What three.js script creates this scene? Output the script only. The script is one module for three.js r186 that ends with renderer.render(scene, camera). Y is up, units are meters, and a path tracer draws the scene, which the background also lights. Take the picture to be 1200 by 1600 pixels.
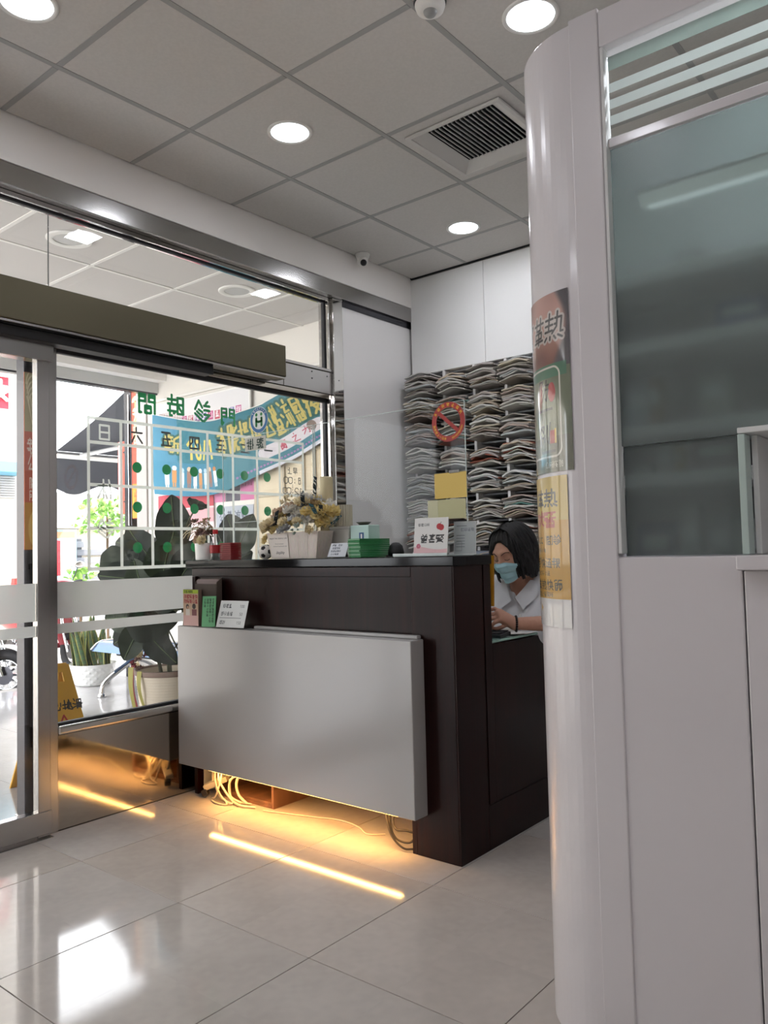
import * as THREE from 'three';
import { RoundedBoxGeometry } from 'three/addons/geometries/RoundedBoxGeometry.js';
import { mergeGeometries, mergeVertices } from 'three/addons/utils/BufferGeometryUtils.js';
import { MarchingCubes } from 'three/addons/objects/MarchingCubes.js';
import { RectAreaLightUniformsLib } from 'three/addons/lights/RectAreaLightUniformsLib.js';

// ---------------------------------------------------------------- camera, sky, sun, exposure
RectAreaLightUniformsLib.init();
const scene = new THREE.Scene();
const camera = new THREE.PerspectiveCamera(65.56, 0.75, 0.05, 200);
camera.position.set(2.7477, 1.1475, 2.1023);
camera.rotation.set(0.049, 0.6835, -0.0242, 'YXZ');
scene.add(camera);
scene.background = new THREE.Color(0.93, 0.94, 1.0);
scene.backgroundIntensity = 12;
const sun = new THREE.DirectionalLight(0xfff2dc, 22);
sun.position.set(1.2, 22, 14);
sun.target.position.set(-6, 0, -3);
sun.castShadow = true;
Object.assign(sun.shadow.camera, { left: -20, right: 20, top: 20, bottom: -20, near: 1, far: 60 });
sun.shadow.mapSize.set(2048, 2048);
scene.add(sun, sun.target);
const renderer = new THREE.WebGLRenderer({ antialias: true });
renderer.toneMapping = THREE.LinearToneMapping;
renderer.toneMappingExposure = 0.86;
renderer.shadowMap.enabled = true;
const LAMP_NITS = 59, LED_NITS = 48;          // ceiling downlights, LED strip under the counter panel

// ---------------------------------------------------------------- helpers
const PI = Math.PI, V3 = (x, y, z) => new THREE.Vector3(x, y, z);
function rng(seed) { let s = seed >>> 0; return () => { s = (s + 0x6d2b79f5) | 0; let t = Math.imul(s ^ (s >>> 15), 1 | s); t = (t + Math.imul(t ^ (t >>> 7), 61 | t)) ^ t; return ((t ^ (t >>> 14)) >>> 0) / 4294967296; }; }
const lerp = (a, b, t) => a + (b - a) * t, clamp = (x, a = 0, b = 1) => Math.min(b, Math.max(a, x));
const sstep = (a, b, x) => { const t = clamp((x - a) / (b - a)); return t * t * (3 - 2 * t); };
const used = new Map();
function numbered(n) { const k = used.get(n) || 0; used.set(n, k + 1); return k ? `${n}_${String(k).padStart(3, '0')}` : n; }
function tag(o, label, category, group) { o.userData.label = label; o.userData.category = category; if (group) o.userData.group = group; return o; }
function thing(name, label, category, pos = [0, 0, 0], turn = 0, group) {
  const o = new THREE.Group(); o.name = numbered(name); o.position.set(...pos); o.rotation.y = turn; scene.add(o);
  return tag(o, label, category, group);
}
function struct(name) { const o = new THREE.Group(); o.name = numbered(name); o.userData.kind = 'structure'; scene.add(o); return o; }
function part(parent, name, geo, mat, pos = [0, 0, 0], rot) {
  const m = new THREE.Mesh(geo, mat); m.name = name; m.position.set(...pos); if (rot) m.rotation.set(...rot); parent.add(m); return m;
}
function structMesh(name, geo, mat, pos, rot) { const m = part(scene, numbered(name), geo, mat, pos, rot); m.userData.kind = 'structure'; return m; }
// uv in metres, by the main direction of the normal
function boxUV(g) {
  const p = g.attributes.position, n = g.attributes.normal, uv = new Float32Array(p.count * 2);
  for (let i = 0; i < p.count; i++) {
    const ax = Math.abs(n.getX(i)), ay = Math.abs(n.getY(i)), az = Math.abs(n.getZ(i));
    let u, v; if (ax >= ay && ax >= az) { u = p.getZ(i); v = p.getY(i); } else if (ay >= az) { u = p.getX(i); v = p.getZ(i); } else { u = p.getX(i); v = p.getY(i); }
    uv[2 * i] = u; uv[2 * i + 1] = v;
  }
  g.setAttribute('uv', new THREE.BufferAttribute(uv, 2)); return g;
}
const boxCache = new Map();
function B(w, h, d, r = 0.003) {
  const k = [w, h, d, r].join(); if (boxCache.has(k)) return boxCache.get(k);
  const g = boxUV(new RoundedBoxGeometry(w, h, d, 1, Math.min(r, 0.45 * Math.min(w, h, d)))); boxCache.set(k, g); return g;
}
// a box between two corners, added as a part in world axes
function BB(parent, name, a, b, mat, r = 0.003) {
  const w = Math.abs(b[0] - a[0]), h = Math.abs(b[1] - a[1]), d = Math.abs(b[2] - a[2]);
  return part(parent, name, B(+w.toFixed(4), +h.toFixed(4), +d.toFixed(4), r), mat, [(a[0] + b[0]) / 2, (a[1] + b[1]) / 2, (a[2] + b[2]) / 2]);
}
const cyl = (r0, r1, h, n = 24, open = false) => new THREE.CylinderGeometry(r1, r0, h, n, 1, open);     // r0 bottom, r1 top
const lathe = (pts, n = 32) => new THREE.LatheGeometry(pts.map(([x, y]) => new THREE.Vector2(x, y)), n);
const tube = (pts, r, n = 24, k = 7) => new THREE.TubeGeometry(new THREE.CatmullRomCurve3(pts.map((p) => V3(...p))), n, r, k);
function xf(g, pos = [0, 0, 0], rot = [0, 0, 0], sc = [1, 1, 1]) {
  const q = g.clone(), m = new THREE.Matrix4().compose(V3(...pos), new THREE.Quaternion().setFromEuler(new THREE.Euler(...rot)), V3(...sc)); q.applyMatrix4(m); return q;
}
function merge(list) {
  return mergeGeometries(list.map((g) => { const q = g.index ? g.toNonIndexed() : g.clone(); for (const k of Object.keys(q.attributes)) if (!['position', 'normal', 'uv'].includes(k)) q.deleteAttribute(k);
    if (!q.attributes.uv) q.setAttribute('uv', new THREE.BufferAttribute(new Float32Array(q.attributes.position.count * 2), 2)); return q; }));
}
function extrude(pts, depth, bevel = 0.002, holes = []) {
  const s = new THREE.Shape(pts.map(([x, y]) => new THREE.Vector2(x, y)));
  for (const h of holes) s.holes.push(new THREE.Path(h.map(([x, y]) => new THREE.Vector2(x, y))));
  return new THREE.ExtrudeGeometry(s, { depth, bevelEnabled: bevel > 0, bevelSize: bevel, bevelThickness: bevel, bevelSegments: 1, curveSegments: 10 });
}
// a mesh over a grid of points f(u, v)
function sheet(f, nu, nv) {
  const p = [], uv = [], idx = [];
  for (let j = 0; j <= nv; j++) for (let i = 0; i <= nu; i++) { p.push(...f(i / nu, j / nv)); uv.push(i / nu, j / nv); }
  for (let j = 0; j < nv; j++) for (let i = 0; i < nu; i++) { const a = j * (nu + 1) + i, b = a + 1, c = a + nu + 1, d = c + 1; idx.push(a, b, d, a, d, c); }
  const g = new THREE.BufferGeometry(); g.setAttribute('position', new THREE.Float32BufferAttribute(p, 3)); g.setAttribute('uv', new THREE.Float32BufferAttribute(uv, 2)); g.setIndex(idx); g.computeVertexNormals(); return g;
}
// ---------------------------------------------------------------- textures
function canvas(w, h, draw) { const c = document.createElement('canvas'); c.width = w; c.height = h; draw(c.getContext('2d'), w, h); return c; }
function tex(c, srgb = true, rep) {
  const t = new THREE.CanvasTexture(c); if (srgb) t.colorSpace = THREE.SRGBColorSpace; t.magFilter = THREE.LinearFilter;
  if (rep) { t.wrapS = t.wrapT = THREE.RepeatWrapping; t.repeat.set(...rep); } return t;
}
function noise2(seed, nx, ny) { const r = rng(seed), g = Array.from({ length: nx * ny }, r); return (x, y) => { const xi = Math.floor(x), yi = Math.floor(y), fx = x - xi, fy = y - yi, sx = fx * fx * (3 - 2 * fx), sy = fy * fy * (3 - 2 * fy), at = (a, b) => g[(((b % ny) + ny) % ny) * nx + (((a % nx) + nx) % nx)]; return lerp(lerp(at(xi, yi), at(xi + 1, yi), sx), lerp(at(xi, yi + 1), at(xi + 1, yi + 1), sx), sy); }; }
function pixelTex(w, h, f, srgb, rep) {
  return tex(canvas(w, h, (c) => { const d = c.createImageData(w, h); for (let y = 0; y < h; y++) for (let x = 0; x < w; x++) { const v = f(x / w, y / h), i = (y * w + x) * 4; if (v.length) { d.data[i] = v[0]; d.data[i + 1] = v[1]; d.data[i + 2] = v[2]; } else d.data[i] = d.data[i + 1] = d.data[i + 2] = v; d.data[i + 3] = 255; } c.putImageData(d, 0, 0); }), srgb, rep);
}
const std = (color, roughness = 0.6, extra = {}) => new THREE.MeshStandardMaterial({ color, roughness, ...extra });
const phys = (o) => new THREE.MeshPhysicalMaterial(o);
const n1 = noise2(11, 64, 64), n2 = noise2(12, 64, 64), n3 = noise2(13, 16, 256), n4 = noise2(14, 256, 16);
const woodTex = pixelTex(512, 512, (u, v) => {
  const a = n3(u * 16 + 0.6 * n1(u * 6, v * 3), v * 3), b = n4(u * 256, v * 5), c = n4(u * 90 + 40, v * 2);
  const k = 0.6 + 0.22 * a + 0.2 * (b - 0.5) + 0.2 * (c - 0.5); return [60 * k + 5, 34 * k + 4, 31 * k + 4];
}, true, [1.4, 0.9]);
const lightWoodTex = pixelTex(256, 256, (u, v) => { const k = 0.8 + 0.25 * (n4(u * 40, v * 4) - 0.5) + 0.2 * (n1(u * 8, v * 4) - 0.5); return [150 * k, 104 * k, 78 * k]; }, true, [1, 1]);
const smudgeRough = pixelTex(256, 256, (u, v) => 8 + 26 * n1(u * 9, v * 9) * n2(u * 24, v * 24) + 10 * n2(u * 4, v * 4), false, [1, 1]);
const speck = pixelTex(256, 256, (u, v) => 246 + 7 * (n1(u * 64, v * 64) - 0.5), true, [2, 2]);
const tileTex = pixelTex(256, 256, (u, v) => { const k = 1 + 0.035 * (n1(u * 7, v * 7) - 0.5) + 0.03 * (n2(u * 40, v * 40) - 0.5); return [188 * k, 183 * k, 178 * k]; }, true, [1.3, 1.3]);
const clothTex = pixelTex(128, 128, (u, v) => 128 + 60 * Math.sin(u * 128 * PI / 2) * Math.sin(v * 128 * PI / 2), false, [18, 18]);
const M = {
  wall: std(0xf1ede8, 0.85), whiteWall: std(0xdedad4, 0.6), panelGrey: phys({ color: 0x9d9b99, roughness: 0.3, clearcoat: 0.4, clearcoatRoughness: 0.15 }), whiteGloss: phys({ color: 0xf0eeec, roughness: 0.3, clearcoat: 0.4, clearcoatRoughness: 0.15 }),
  cabinet: phys({ color: 0xeeeeec, roughness: 0.34 }), whiteMatt: std(0xd8d8d6, 0.5), pvc: phys({ color: 0xd2cdcf, roughness: 0.28, clearcoat: 0.5, clearcoatRoughness: 0.12 }),
  panel: std(0xd6d2cd, 0.9, { map: speck }), bar: std(0xa3a2a0, 0.6), grout: std(0x4d4742, 0.9),
  tiles: [0, 1, 2].map((i) => phys({ color: [0xffffff, 0xf7f5f2, 0xfdf9f5][i], map: tileTex, roughness: 0.08, ior: 1.5 })),
  wood: phys({ color: 0xb07f78, map: woodTex, roughness: 0.32, specularIntensity: 0.35 }), lightWood: std(0xffffff, 0.55, { map: lightWoodTex }),
  granite: phys({ color: 0x0a090a, roughness: 0.1, specularIntensity: 0.4 }),
  steel: phys({ color: 0xb0aeac, metalness: 1, roughness: 0.2 }), polished: phys({ color: 0xb9b2a8, metalness: 1, roughness: 1, roughnessMap: smudgeRough }),
  mirror: phys({ color: 0xc9c7c4, metalness: 1, roughness: 0.05 }), oliveSteel: phys({ color: 0x625d4d, metalness: 1, roughness: 0.42 }), darkSteel: phys({ color: 0x55555a, metalness: 1, roughness: 0.25 }),
  glass: phys({ color: 0xfafbfa, transmission: 1, thickness: 0, roughness: 0, ior: 1.5 }), acrylic: phys({ color: 0xfdfefe, transmission: 1, thickness: 0, roughness: 0, ior: 1.12 }),
  frosted: phys({ color: 0xd2d3d2, transmission: 0.9, thickness: 0, roughness: 0.86, side: THREE.DoubleSide }), acrylicEdge: phys({ color: 0xd8e2e0, roughness: 0.25, transmission: 0.4, thickness: 0 }),
  black: std(0x0e0e10, 0.5), rubber: std(0x17171a, 0.75), dark: std(0x2a2b2e, 0.6), white: std(0xe8e6e1, 0.55), paper: std(0xe6e3db, 0.85),
  cableWhite: std(0xcfc4ae, 0.5), cableDark: std(0x2b2622, 0.5), green: phys({ color: 0x1c8a52, roughness: 0.9, side: THREE.DoubleSide, transmission: 0.35, thickness: 0 }), decal: phys({ color: 0xdde2dd, roughness: 0.95, side: THREE.DoubleSide, transmission: 0.6, thickness: 0 }), decalGrey: std(0x5f6160, 0.7, { side: THREE.DoubleSide }),
  chrome: phys({ color: 0xd9dadc, metalness: 1, roughness: 0.12 }),
};
const lampMat = (hex, k) => new THREE.MeshStandardMaterial({ color: 0x000000, emissive: hex, emissiveIntensity: k, roughness: 0.6 });

// ---------------------------------------------------------------- stroke lettering: each sign is a list of pen strokes on a 10 x 10 field
const GLYPH = {
  0: '316182876939171231', 1: '3251 5159', 2: '1331618385 8519 1989', 8: '3161643431 3464693934', ':': '5354 5758', '|': '5159', 午: '3013 2383 1686 5359',
  日: '2181892921 2585', 一: '1585', 二: '2373 1888', 三: '2272 2575 1888', 四: '121919 12828919 424537 626587', 五: '2181 5139 257579 1989', 六: '5052 1383 4519 6589',
  早: '2181852521 2383 1787 5559', 上: '5159 5484 1989', 下: '1181 5159 5375', 休: '3025 2429 4393 6069 6349 6399', 診: '2031 1242 1444 1646164949161649 7053 7094 7455 8557 9659',
  門: '1119 114145 1545 1343 6191 616595 6393 91999988', 時: '11414818 111844 1444 7074 5292 4494 4797 85898979 5768', 間: '1119 114144 1444 1242 6191 6164 6494 6292 91999989 3666693936 3767',
  掛: '2029 0333 1636 5053 4262 4464 5458 4767 4969 8089 8496', 號: '1141441411 0646 264929 6062 6191 515258 5293 5575 6474 67696999 8689', 小: '50595948 3418 7497', 心: '2517 42484878787876 5254 8285',
  地: '2028 0444 0747 4683876067 52589997 6068', 滑: '1022 0425 0827 4181 4144 8184 4484 6164 35959537 464949 8689 4787 4888', 登: '3151 511571 7152 8163 3565 3767366777 2858 3739 6759 1989',
  革: '1282 3034 6064 3464 257577 252777 1888 5459', 熱: '2026 0242 0444 0646 60656547 52828797 5464 1809 3839 5869 7899', 防: '10191040403344 4436 7071 5292 63656549 649489 8978', 刷: '11411144 4144 1119 2529 164656 5558 7176 90999988',
  速: '1021 03242418 1899 6068 4292 44844686 4446 8486 6648 6689', 就: '2021 0242 134345 131545 25292918 0718 3647 5393 70656548 737798 8182', 醫: '0141 0105 0545 1232 1434 5191 62726264 5575 5494 2686 368689 362989 2888 4749 6769',
  問: '1119 114144 1444 1242 6191 6164 9199 9989 3666693936', 快: '2029 1214 3234 6066 428286 4696 6649 6699', 通: '1021 03242418 1899 418163 4448 448488 4686 6468', 報: '3039 1151 0353 0656 1424 6169 61919363 6495 9469 6499',
  篩: '2011 2040 6052 6090 2329 234345 2545 2747 4749 2949 5393 5457 54949779 7479', 曾: '2031 7061 12821585 12158285 8582 5254 26862989 262989 2787', 嘉: '5052 1181 2272 33633565 3335 1686 2728 2848 27392949 58885989 5859', 賢: '0141 0105 0545 0242 0444 5191 9155 5195 26862888 2628 2777 3819 7899',
  費: '2161 61632325 23257577 7576 3036 6037 27772979 2729 2878 3819 7899', 部: '3031 0151 1223 4233 0454 16464919 1619 6069 7090908484959576', 分: '4015 6095 25757869 4529', 負: '3013 3060 6043 23732878 2328 7378 2575 3819 6989', 擔: '2029 0333 0737 6043 6080 8072 3492 5595 4676 5787 58885989 5859',
  總: '20121232 32141434 2429 0708 3738 6061 51915595 5155 6373 4748 57595989 8987 9798', 計: '2031 1242 1444 1646491916 7079 5494', 流: '1021 0415 0827 6061 3292 524474 7484 4548 6569 858898', 感: '1191 111616 2353 24442646 2426 60677687 9273 1719 37393969 6967 5758 8789',
  疫: '5051 1191 11161609 0204 0624 43634536 63656585 3686 8649 4689', 苗: '1282 3033 6063 24842989 242989 2686 5459', 本: '5059 1282 5217 5287 3767', 院: '10191040403344 4436 7071 51539193 5585 4696 66496638 76799997', 提: '2029 0333 0737 51815484 5154 8184 4696 6669 5748 6787 5999',
  供: '3013 2329 5057 8087 4393 3797 5748 7798', 公: '4015 6095 45282888 7598', 新: '3031 1151 1213 4243 0353 0656 3349 3717 9062 62686859 6494 8489', 育: '5051 1181 52343474 252975 2575 75797969 2676 2878', 之: '5051 23737337 17282899', 力: '5054 138388 8878 54455417', 止: '5058 5484 2428 1989', 禁: '2025 0242 2214 2244 7075 5292 7264 7294 2666 1888 5859 3729 6889',
  場: '2028 0444 0747 51815484 5154 8184 5282 3696 96989888 5748 7859', 所: '1151 1119 144446 1646 9062 62685968 6494 8489', 吸: '1141481811 5191 6143 619366 5599 9649', 菸: '1282 3033 6063 2324 0444 2529 3638 6365 7447 7499',
};
// each stroke string is split into pairs of digits; returns lists of points with x right and y down in 0..1
function strokes(ch) { return (GLYPH[ch] || '').split(' ').filter(Boolean).map((s) => { const o = []; for (let i = 0; i + 1 < s.length; i += 2) o.push([+s[i] / 9.5, +s[i + 1] / 9.5]); return o; }); }
function pen(c, text, x, y, size, opt = {}) {           // on a canvas
  const { lw = 0.1, color = '#000', gap = 1.08, vertical = false, sx = 1, outline, slant = 0 } = opt;
  c.lineCap = c.lineJoin = 'round';
  [...text].forEach((ch, k) => {
    const ox = vertical ? x : x + k * size * gap * sx, oy = vertical ? y + k * size * gap : y, st = strokes(ch);
    if (!st.length) { if (ch !== ' ') { c.fillStyle = color; c.font = `bold ${size * 0.95}px sans-serif`; c.fillText(ch, ox + size * 0.12, oy + size * 0.88); } return; }
    for (const [col, w] of outline ? [[outline, lw * 3], [color, lw]] : [[color, lw]]) {
      c.strokeStyle = col; c.lineWidth = w * size;
      for (const s of st) { c.beginPath(); s.forEach(([a, b], i) => c[i ? 'lineTo' : 'moveTo'](ox + (a + slant * (0.5 - b)) * size * sx, oy + b * size)); c.stroke(); }
    }
  });
}
// as flat vinyl: ribbons with round ends in the plane z = 0
function ribbon(pts, w) {
  const list = [];
  for (let i = 0; i < pts.length; i++) {
    const c = new THREE.CircleGeometry(w / 2, 8); c.translate(pts[i][0], pts[i][1], 0); list.push(c);
    if (i) { const [ax, ay] = pts[i - 1], [bx, by] = pts[i], L = Math.hypot(bx - ax, by - ay), q = new THREE.PlaneGeometry(L, w); q.rotateZ(Math.atan2(by - ay, bx - ax)); q.translate((ax + bx) / 2, (ay + by) / 2, 0); list.push(q); }
  }
  return list;
}
const letterCache = new Map();
function letter(ch, size, w) {                           // cut from one sheet: rows of strips that never overlap
  const key = [ch, size, w].join(); if (letterCache.has(key)) return letterCache.get(key);
  const N = size > 0.03 ? 84 : 40, pad = 1.25, c = canvas(N, N, (x) => { x.fillStyle = '#000'; x.fillRect(0, 0, N, N); pen(x, ch, N * (0.5 - 0.5 / pad), N * (0.5 - 0.5 / pad), N / pad, { lw: w / size, color: '#fff' }); }), d = c.getContext('2d').getImageData(0, 0, N, N).data, px = size * pad / N, p = [], idx = [];
  for (let y = 0; y < N; y++) for (let x = 0; x < N; x++) {
    if (d[(y * N + x) * 4] < 128) continue; let e = x; while (e < N && d[(y * N + e) * 4] >= 128) e++;
    const k = p.length / 3, x0 = (x - N / 2) * px, x1 = (e - N / 2) * px, y0 = (N / 2 - y) * px, y1 = y0 - px; p.push(x0, y1, 0, x1, y1, 0, x1, y0, 0, x0, y0, 0); idx.push(k, k + 1, k + 2, k, k + 2, k + 3); x = e;
  }
  const g = new THREE.BufferGeometry(); g.setAttribute('position', new THREE.Float32BufferAttribute(p, 3)); g.setIndex(idx); g.computeVertexNormals(); letterCache.set(key, g); return g;
}
// ================================================================ THE ROOM
const H = 2.9915, T = 0.605, GX = -0.534;                 // ceiling height, tile module, plane of the shop-front glass
const X1 = 4.3, Z0 = -2.6, Z1 = 4.3;
// floor: grout bed with tiles
{
  const f = struct('floor');
  BB(f, 'grout_bed', [-0.5, -0.12, Z0], [X1, -0.003, Z1], M.grout, 0.001);
  const tg = B(0.6022, 0.012, 0.6022, 0.0012);
  let k = 0; const r = rng(5);
  for (let i = -1; i <= 7; i++) for (let j = -7; j <= 5; j++) {
    const xa = Math.max(-0.1133 + i * T, -0.5), xb = Math.min(-0.1133 + (i + 1) * T, X1), za = Math.max(0.461 + (j - 1) * T, Z0), zb = Math.min(0.461 + j * T, Z1);
    if (xb - xa < 0.05 || zb - za < 0.05) continue;
    const full = xb - xa > 0.6 && zb - za > 0.6;
    const m = part(f, 'floor_tile', full ? tg : B(+(xb - xa - 0.0028).toFixed(4), 0.012, +(zb - za - 0.0028).toFixed(4), 0.0012), M.tiles[Math.floor(r() * 3)], [(xa + xb) / 2, -0.006, (za + zb) / 2]);
    if (full) m.rotation.y = Math.floor(r() * 4) * PI / 2;
    k++;
  }
}
// suspended ceiling: lay-in panels in a T-bar grid, a plenum slab above
const LAMPS = [[0.312, -0.299], [1.486, -0.318], [0.302, -1.685], [0.252, 0.848], [1.5, -1.69], [0.3, 2.1], [1.5, 2.1], [2.72, 2.1], [3.9, 2.1], [0.3, 3.3], [1.5, 3.3], [2.72, 3.3], [3.9, 3.3]];
{
  const c = struct('ceiling');
  BB(c, 'slab', [-0.7, 3.14, Z0 - 0.1], [X1 + 0.1, 3.3, Z1 + 0.1], M.dark, 0.002);
  for (let i = -1; i <= 7; i++) for (let j = -5; j <= 7; j++) {
    const xa = Math.max(i * T, -0.45), xb = Math.min((i + 1) * T, X1), za = Math.max(j * T, Z0), zb = Math.min((j + 1) * T, Z1);
    if (xb - xa < 0.04 || zb - za < 0.04 || (i === 1 && j === -2)) continue;
    part(c, 'ceiling_panel', B(+(xb - xa - 0.02).toFixed(4), 0.016, +(zb - za - 0.02).toFixed(4), 0.002), M.panel, [(xa + xb) / 2, H + 0.008, (za + zb) / 2]);
  }
  for (let i = 0; i <= 7; i++) BB(c, 'grid_bar', [i * T - 0.012, H - 0.002, Z0], [i * T + 0.012, H + 0.03, Z1], M.bar, 0.001);
  for (let j = -4; j <= 7; j++) for (let i = -1; i <= 7; i++) {
    const xa = Math.max(i * T, -0.45) + 0.0125, xb = Math.min((i + 1) * T, X1) - 0.0125; if (xb - xa < 0.05) continue;
    BB(c, 'grid_bar', [xa, H - 0.002, j * T - 0.012], [xb, H + 0.03, j * T + 0.012], M.bar, 0.001);
  }
  BB(c, 'shadow_gap', [-0.45, H - 0.004, -2.182], [1.7, H + 0.02, -2.166], M.dark, 0.001);
}
// walls, back and right, behind the photographer
{
  const wb = struct('wall_back'); BB(wb, 'plaster', [-0.5, 0, -2.72], [X1, 3.14, -2.6], M.wall);
  const wr = struct('wall_right'); BB(wr, 'plaster', [X1, -0.1, Z0], [X1 + 0.12, 3.14, Z1], M.wall);
  const wf = struct('wall_front'); BB(wf, 'plaster', [-0.7, -0.1, Z1], [X1 + 0.12, 3.14, Z1 + 0.12], M.wall);
  const wl = struct('wall_left');                          // the shop front: bulkhead, white panel by the shelves, wall past the doors
  BB(wl, 'bulkhead', [-0.6, 2.79, -2.6], [-0.45, 3.14, Z1], M.wall, 0.002);
  BB(wl, 'white_panel', [-0.6, 0, -2.6], [-0.482, 2.7, -1.5], M.whiteGloss, 0.002);
  BB(wl, 'plaster', [-0.6, -0.1, 2.6], [-0.46, 2.79, Z1], M.wall, 0.002);
  BB(wl, 'panel_joint', [-0.4818, 1.462, -2.17], [-0.4808, 1.4645, -1.5], M.white, 0.0004);
}
// stainless shop front
{
  const t = struct('trim_1');                              // band under the bulkhead
  BB(t, 'band', [-0.6, 2.694, -2.3], [-0.452, 2.788, 2.6], M.steel, 0.003);
  BB(t, 'soffit_channel', [-0.572, 2.672, -1.41], [-0.5, 2.693, 2.6], M.mirror, 0.002);
  BB(t, 'glass_gasket', [-0.544, 2.664, -1.41], [-0.524, 2.692, 2.6], M.dark, 0.002);
  BB(t, 'panel_bead', [-0.5, 2.655, -2.3], [-0.474, 2.693, -1.502], M.darkSteel, 0.002);
  const p = struct('trim_2');                              // polished post beside the counter
  BB(p, 'post', [-0.6, 0, -1.5], [-0.478, 2.693, -1.412], M.mirror, 0.004);
  BB(p, 'edge_channel', [-0.575, 2.24, -1.4115], [-0.495, 2.672, -1.388], M.mirror, 0.002);
  BB(p, 'glass_gasket', [-0.546, 2.24, -1.412], [-0.522, 2.672, -1.378], M.dark, 0.002);
  BB(p, 'edge_channel', [-0.575, 0.43, -1.4115], [-0.495, 2.07, -1.384], M.mirror, 0.002);
  BB(p, 'glass_gasket', [-0.546, 0.43, -1.412], [-0.522, 2.07, -1.372], M.dark, 0.002);
  const h = struct('trim_3');                              // header rail between window and transom
  const pl = [-1.411, -1.01, 0.0, 1.0, 2.6];
  for (let i = 0; i < 4; i++) BB(h, 'cover_plate', [-0.575, 2.1, pl[i] + 0.0015], [-0.497, 2.232, pl[i + 1] - 0.0015], M.steel, 0.002);
  BB(h, 'top_channel', [-0.575, 2.236, -1.411], [-0.492, 2.252, 2.6], M.steel, 0.002);
  BB(h, 'bottom_channel', [-0.57, 2.07, -1.411], [-0.502, 2.098, 2.6], M.polished, 0.003);
  BB(h, 'glass_gasket', [-0.546, 2.05, -1.4], [-0.522, 2.074, 0.34], M.dark, 0.002);
  for (const [y, z] of [[2.215, -1.24], [2.175, -1.24], [2.205, -1.37]]) part(h, 'screw', cyl(0.004, 0.004, 0.003, 10), M.dark, [-0.4965, y, z], [0, 0, PI / 2]);
  for (const [y, z] of [[2.19, -1.455], [2.12, -1.455]]) part(p, 'screw', cyl(0.0035, 0.0035, 0.003, 10), M.dark, [-0.4775, y, z], [0, 0, PI / 2]);
  const s = struct('trim_4');                              // sill and mirror-finish kick plate
  const sill = lathe([[0, 0], [0.024, 0], [0.024, 0.001]], 8);
  BB(s, 'sill', [-0.59, 0.398, -1.41], [-0.49, 0.436, 0.345], M.mirror, 0.012);
  BB(s, 'glass_gasket', [-0.548, 0.434, -1.4], [-0.52, 0.446, 0.345], M.dark, 0.003);
  BB(s, 'kick_plate', [-0.59, 0.0, -1.41], [-0.505, 0.397, 0.345], M.polished, 0.002);
  const j = struct('trim_5');                              // door jamb
  BB(j, 'jamb', [-0.6, 0, 0.345], [-0.492, 2.1, 0.387], M.steel, 0.003);
  BB(j, 'jamb_groove', [-0.4925, 0, 0.385], [-0.4905, 2.1, 0.3875], M.dark, 0.0005);
}
// window panes
{
  const w = struct('window_1'); BB(w, 'pane', [GX - 0.004, 0.44, -1.384], [GX + 0.004, 2.06, 0.346], M.glass, 0.0005);
  const q = struct('window_2');
  BB(q, 'pane', [GX - 0.004, 2.246, -1.392], [GX + 0.004, 2.674, 0.3585], M.glass, 0.0005);
  BB(q, 'pane', [GX - 0.004, 2.246, 0.3615], [GX + 0.004, 2.674, 2.598], M.glass, 0.0005);
  BB(q, 'joint', [GX - 0.003, 2.25, 0.3585], [GX + 0.003, 2.67, 0.3615], M.decalGrey, 0.0005);
}
// automatic sliding door
{
  const d = struct('door_1');
  for (const [za, zb] of [[0.39, 1.42], [1.44, 2.5]]) {
    BB(d, 'stile', [-0.512, 0.004, za], [-0.47, 2.05, za + 0.055], M.steel, 0.003);
    BB(d, 'stile', [-0.512, 0.004, zb - 0.055], [-0.47, 2.05, zb], M.steel, 0.003);
    BB(d, 'bottom_rail', [-0.514, 0.012, za - 0.004], [-0.466, 0.108, zb], M.steel, 0.004);
    BB(d, 'top_rail', [-0.514, 1.985, za - 0.012], [-0.452, 2.075, zb], M.steel, 0.004);
    BB(d, 'pane', [-0.494, 0.1, za + 0.05], [-0.488, 2.0, zb - 0.05], M.glass, 0.0005);
    BB(d, 'frosted_band', [-0.4874, 0.889, za + 0.056], [-0.4866, 1.047, zb - 0.056], M.frosted, 0.0002);
    BB(d, 'frosted_line', [-0.4874, 0.825, za + 0.056], [-0.4866, 0.87, zb - 0.056], M.frosted, 0.0002);
  }
  BB(d, 'floor_guide', [-0.5, 0.0, 0.44], [-0.478, 0.011, 2.5], M.steel, 0.002);
  BB(d, 'threshold', [-0.6, -0.02, 0.387], [-0.45, 0.0015, 2.6], M.steel, 0.001);
}
// frosted vinyl band on the fixed window
{
  const v = thing('window_film', 'frosted film stripes, one wide and one narrow, across the low middle of the fixed window', 'window film');
  BB(v, 'wide_stripe', [GX + 0.0046, 0.889, -1.37], [GX + 0.0054, 1.047, 0.344], M.frosted, 0.0002);
  BB(v, 'narrow_stripe', [GX + 0.0046, 0.825, -1.37], [GX + 0.0054, 0.868, 0.344], M.frosted, 0.0002);
}
// door operator box over the opening
{
  const b = thing('door_operator', 'long olive-grey steel operator box above the sliding glass door', 'door operator');
  BB(b, 'housing', [-0.496, 2.112, -0.915], [-0.376, 2.285, 2.55], M.oliveSteel, 0.004);
  BB(b, 'lower_lip', [-0.46, 2.1005, -0.913], [-0.38, 2.111, 2.55], M.steel, 0.002);
  BB(b, 'track', [-0.49, 2.058, -0.45], [-0.42, 2.1, 2.5], M.black, 0.003);
}
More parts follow.
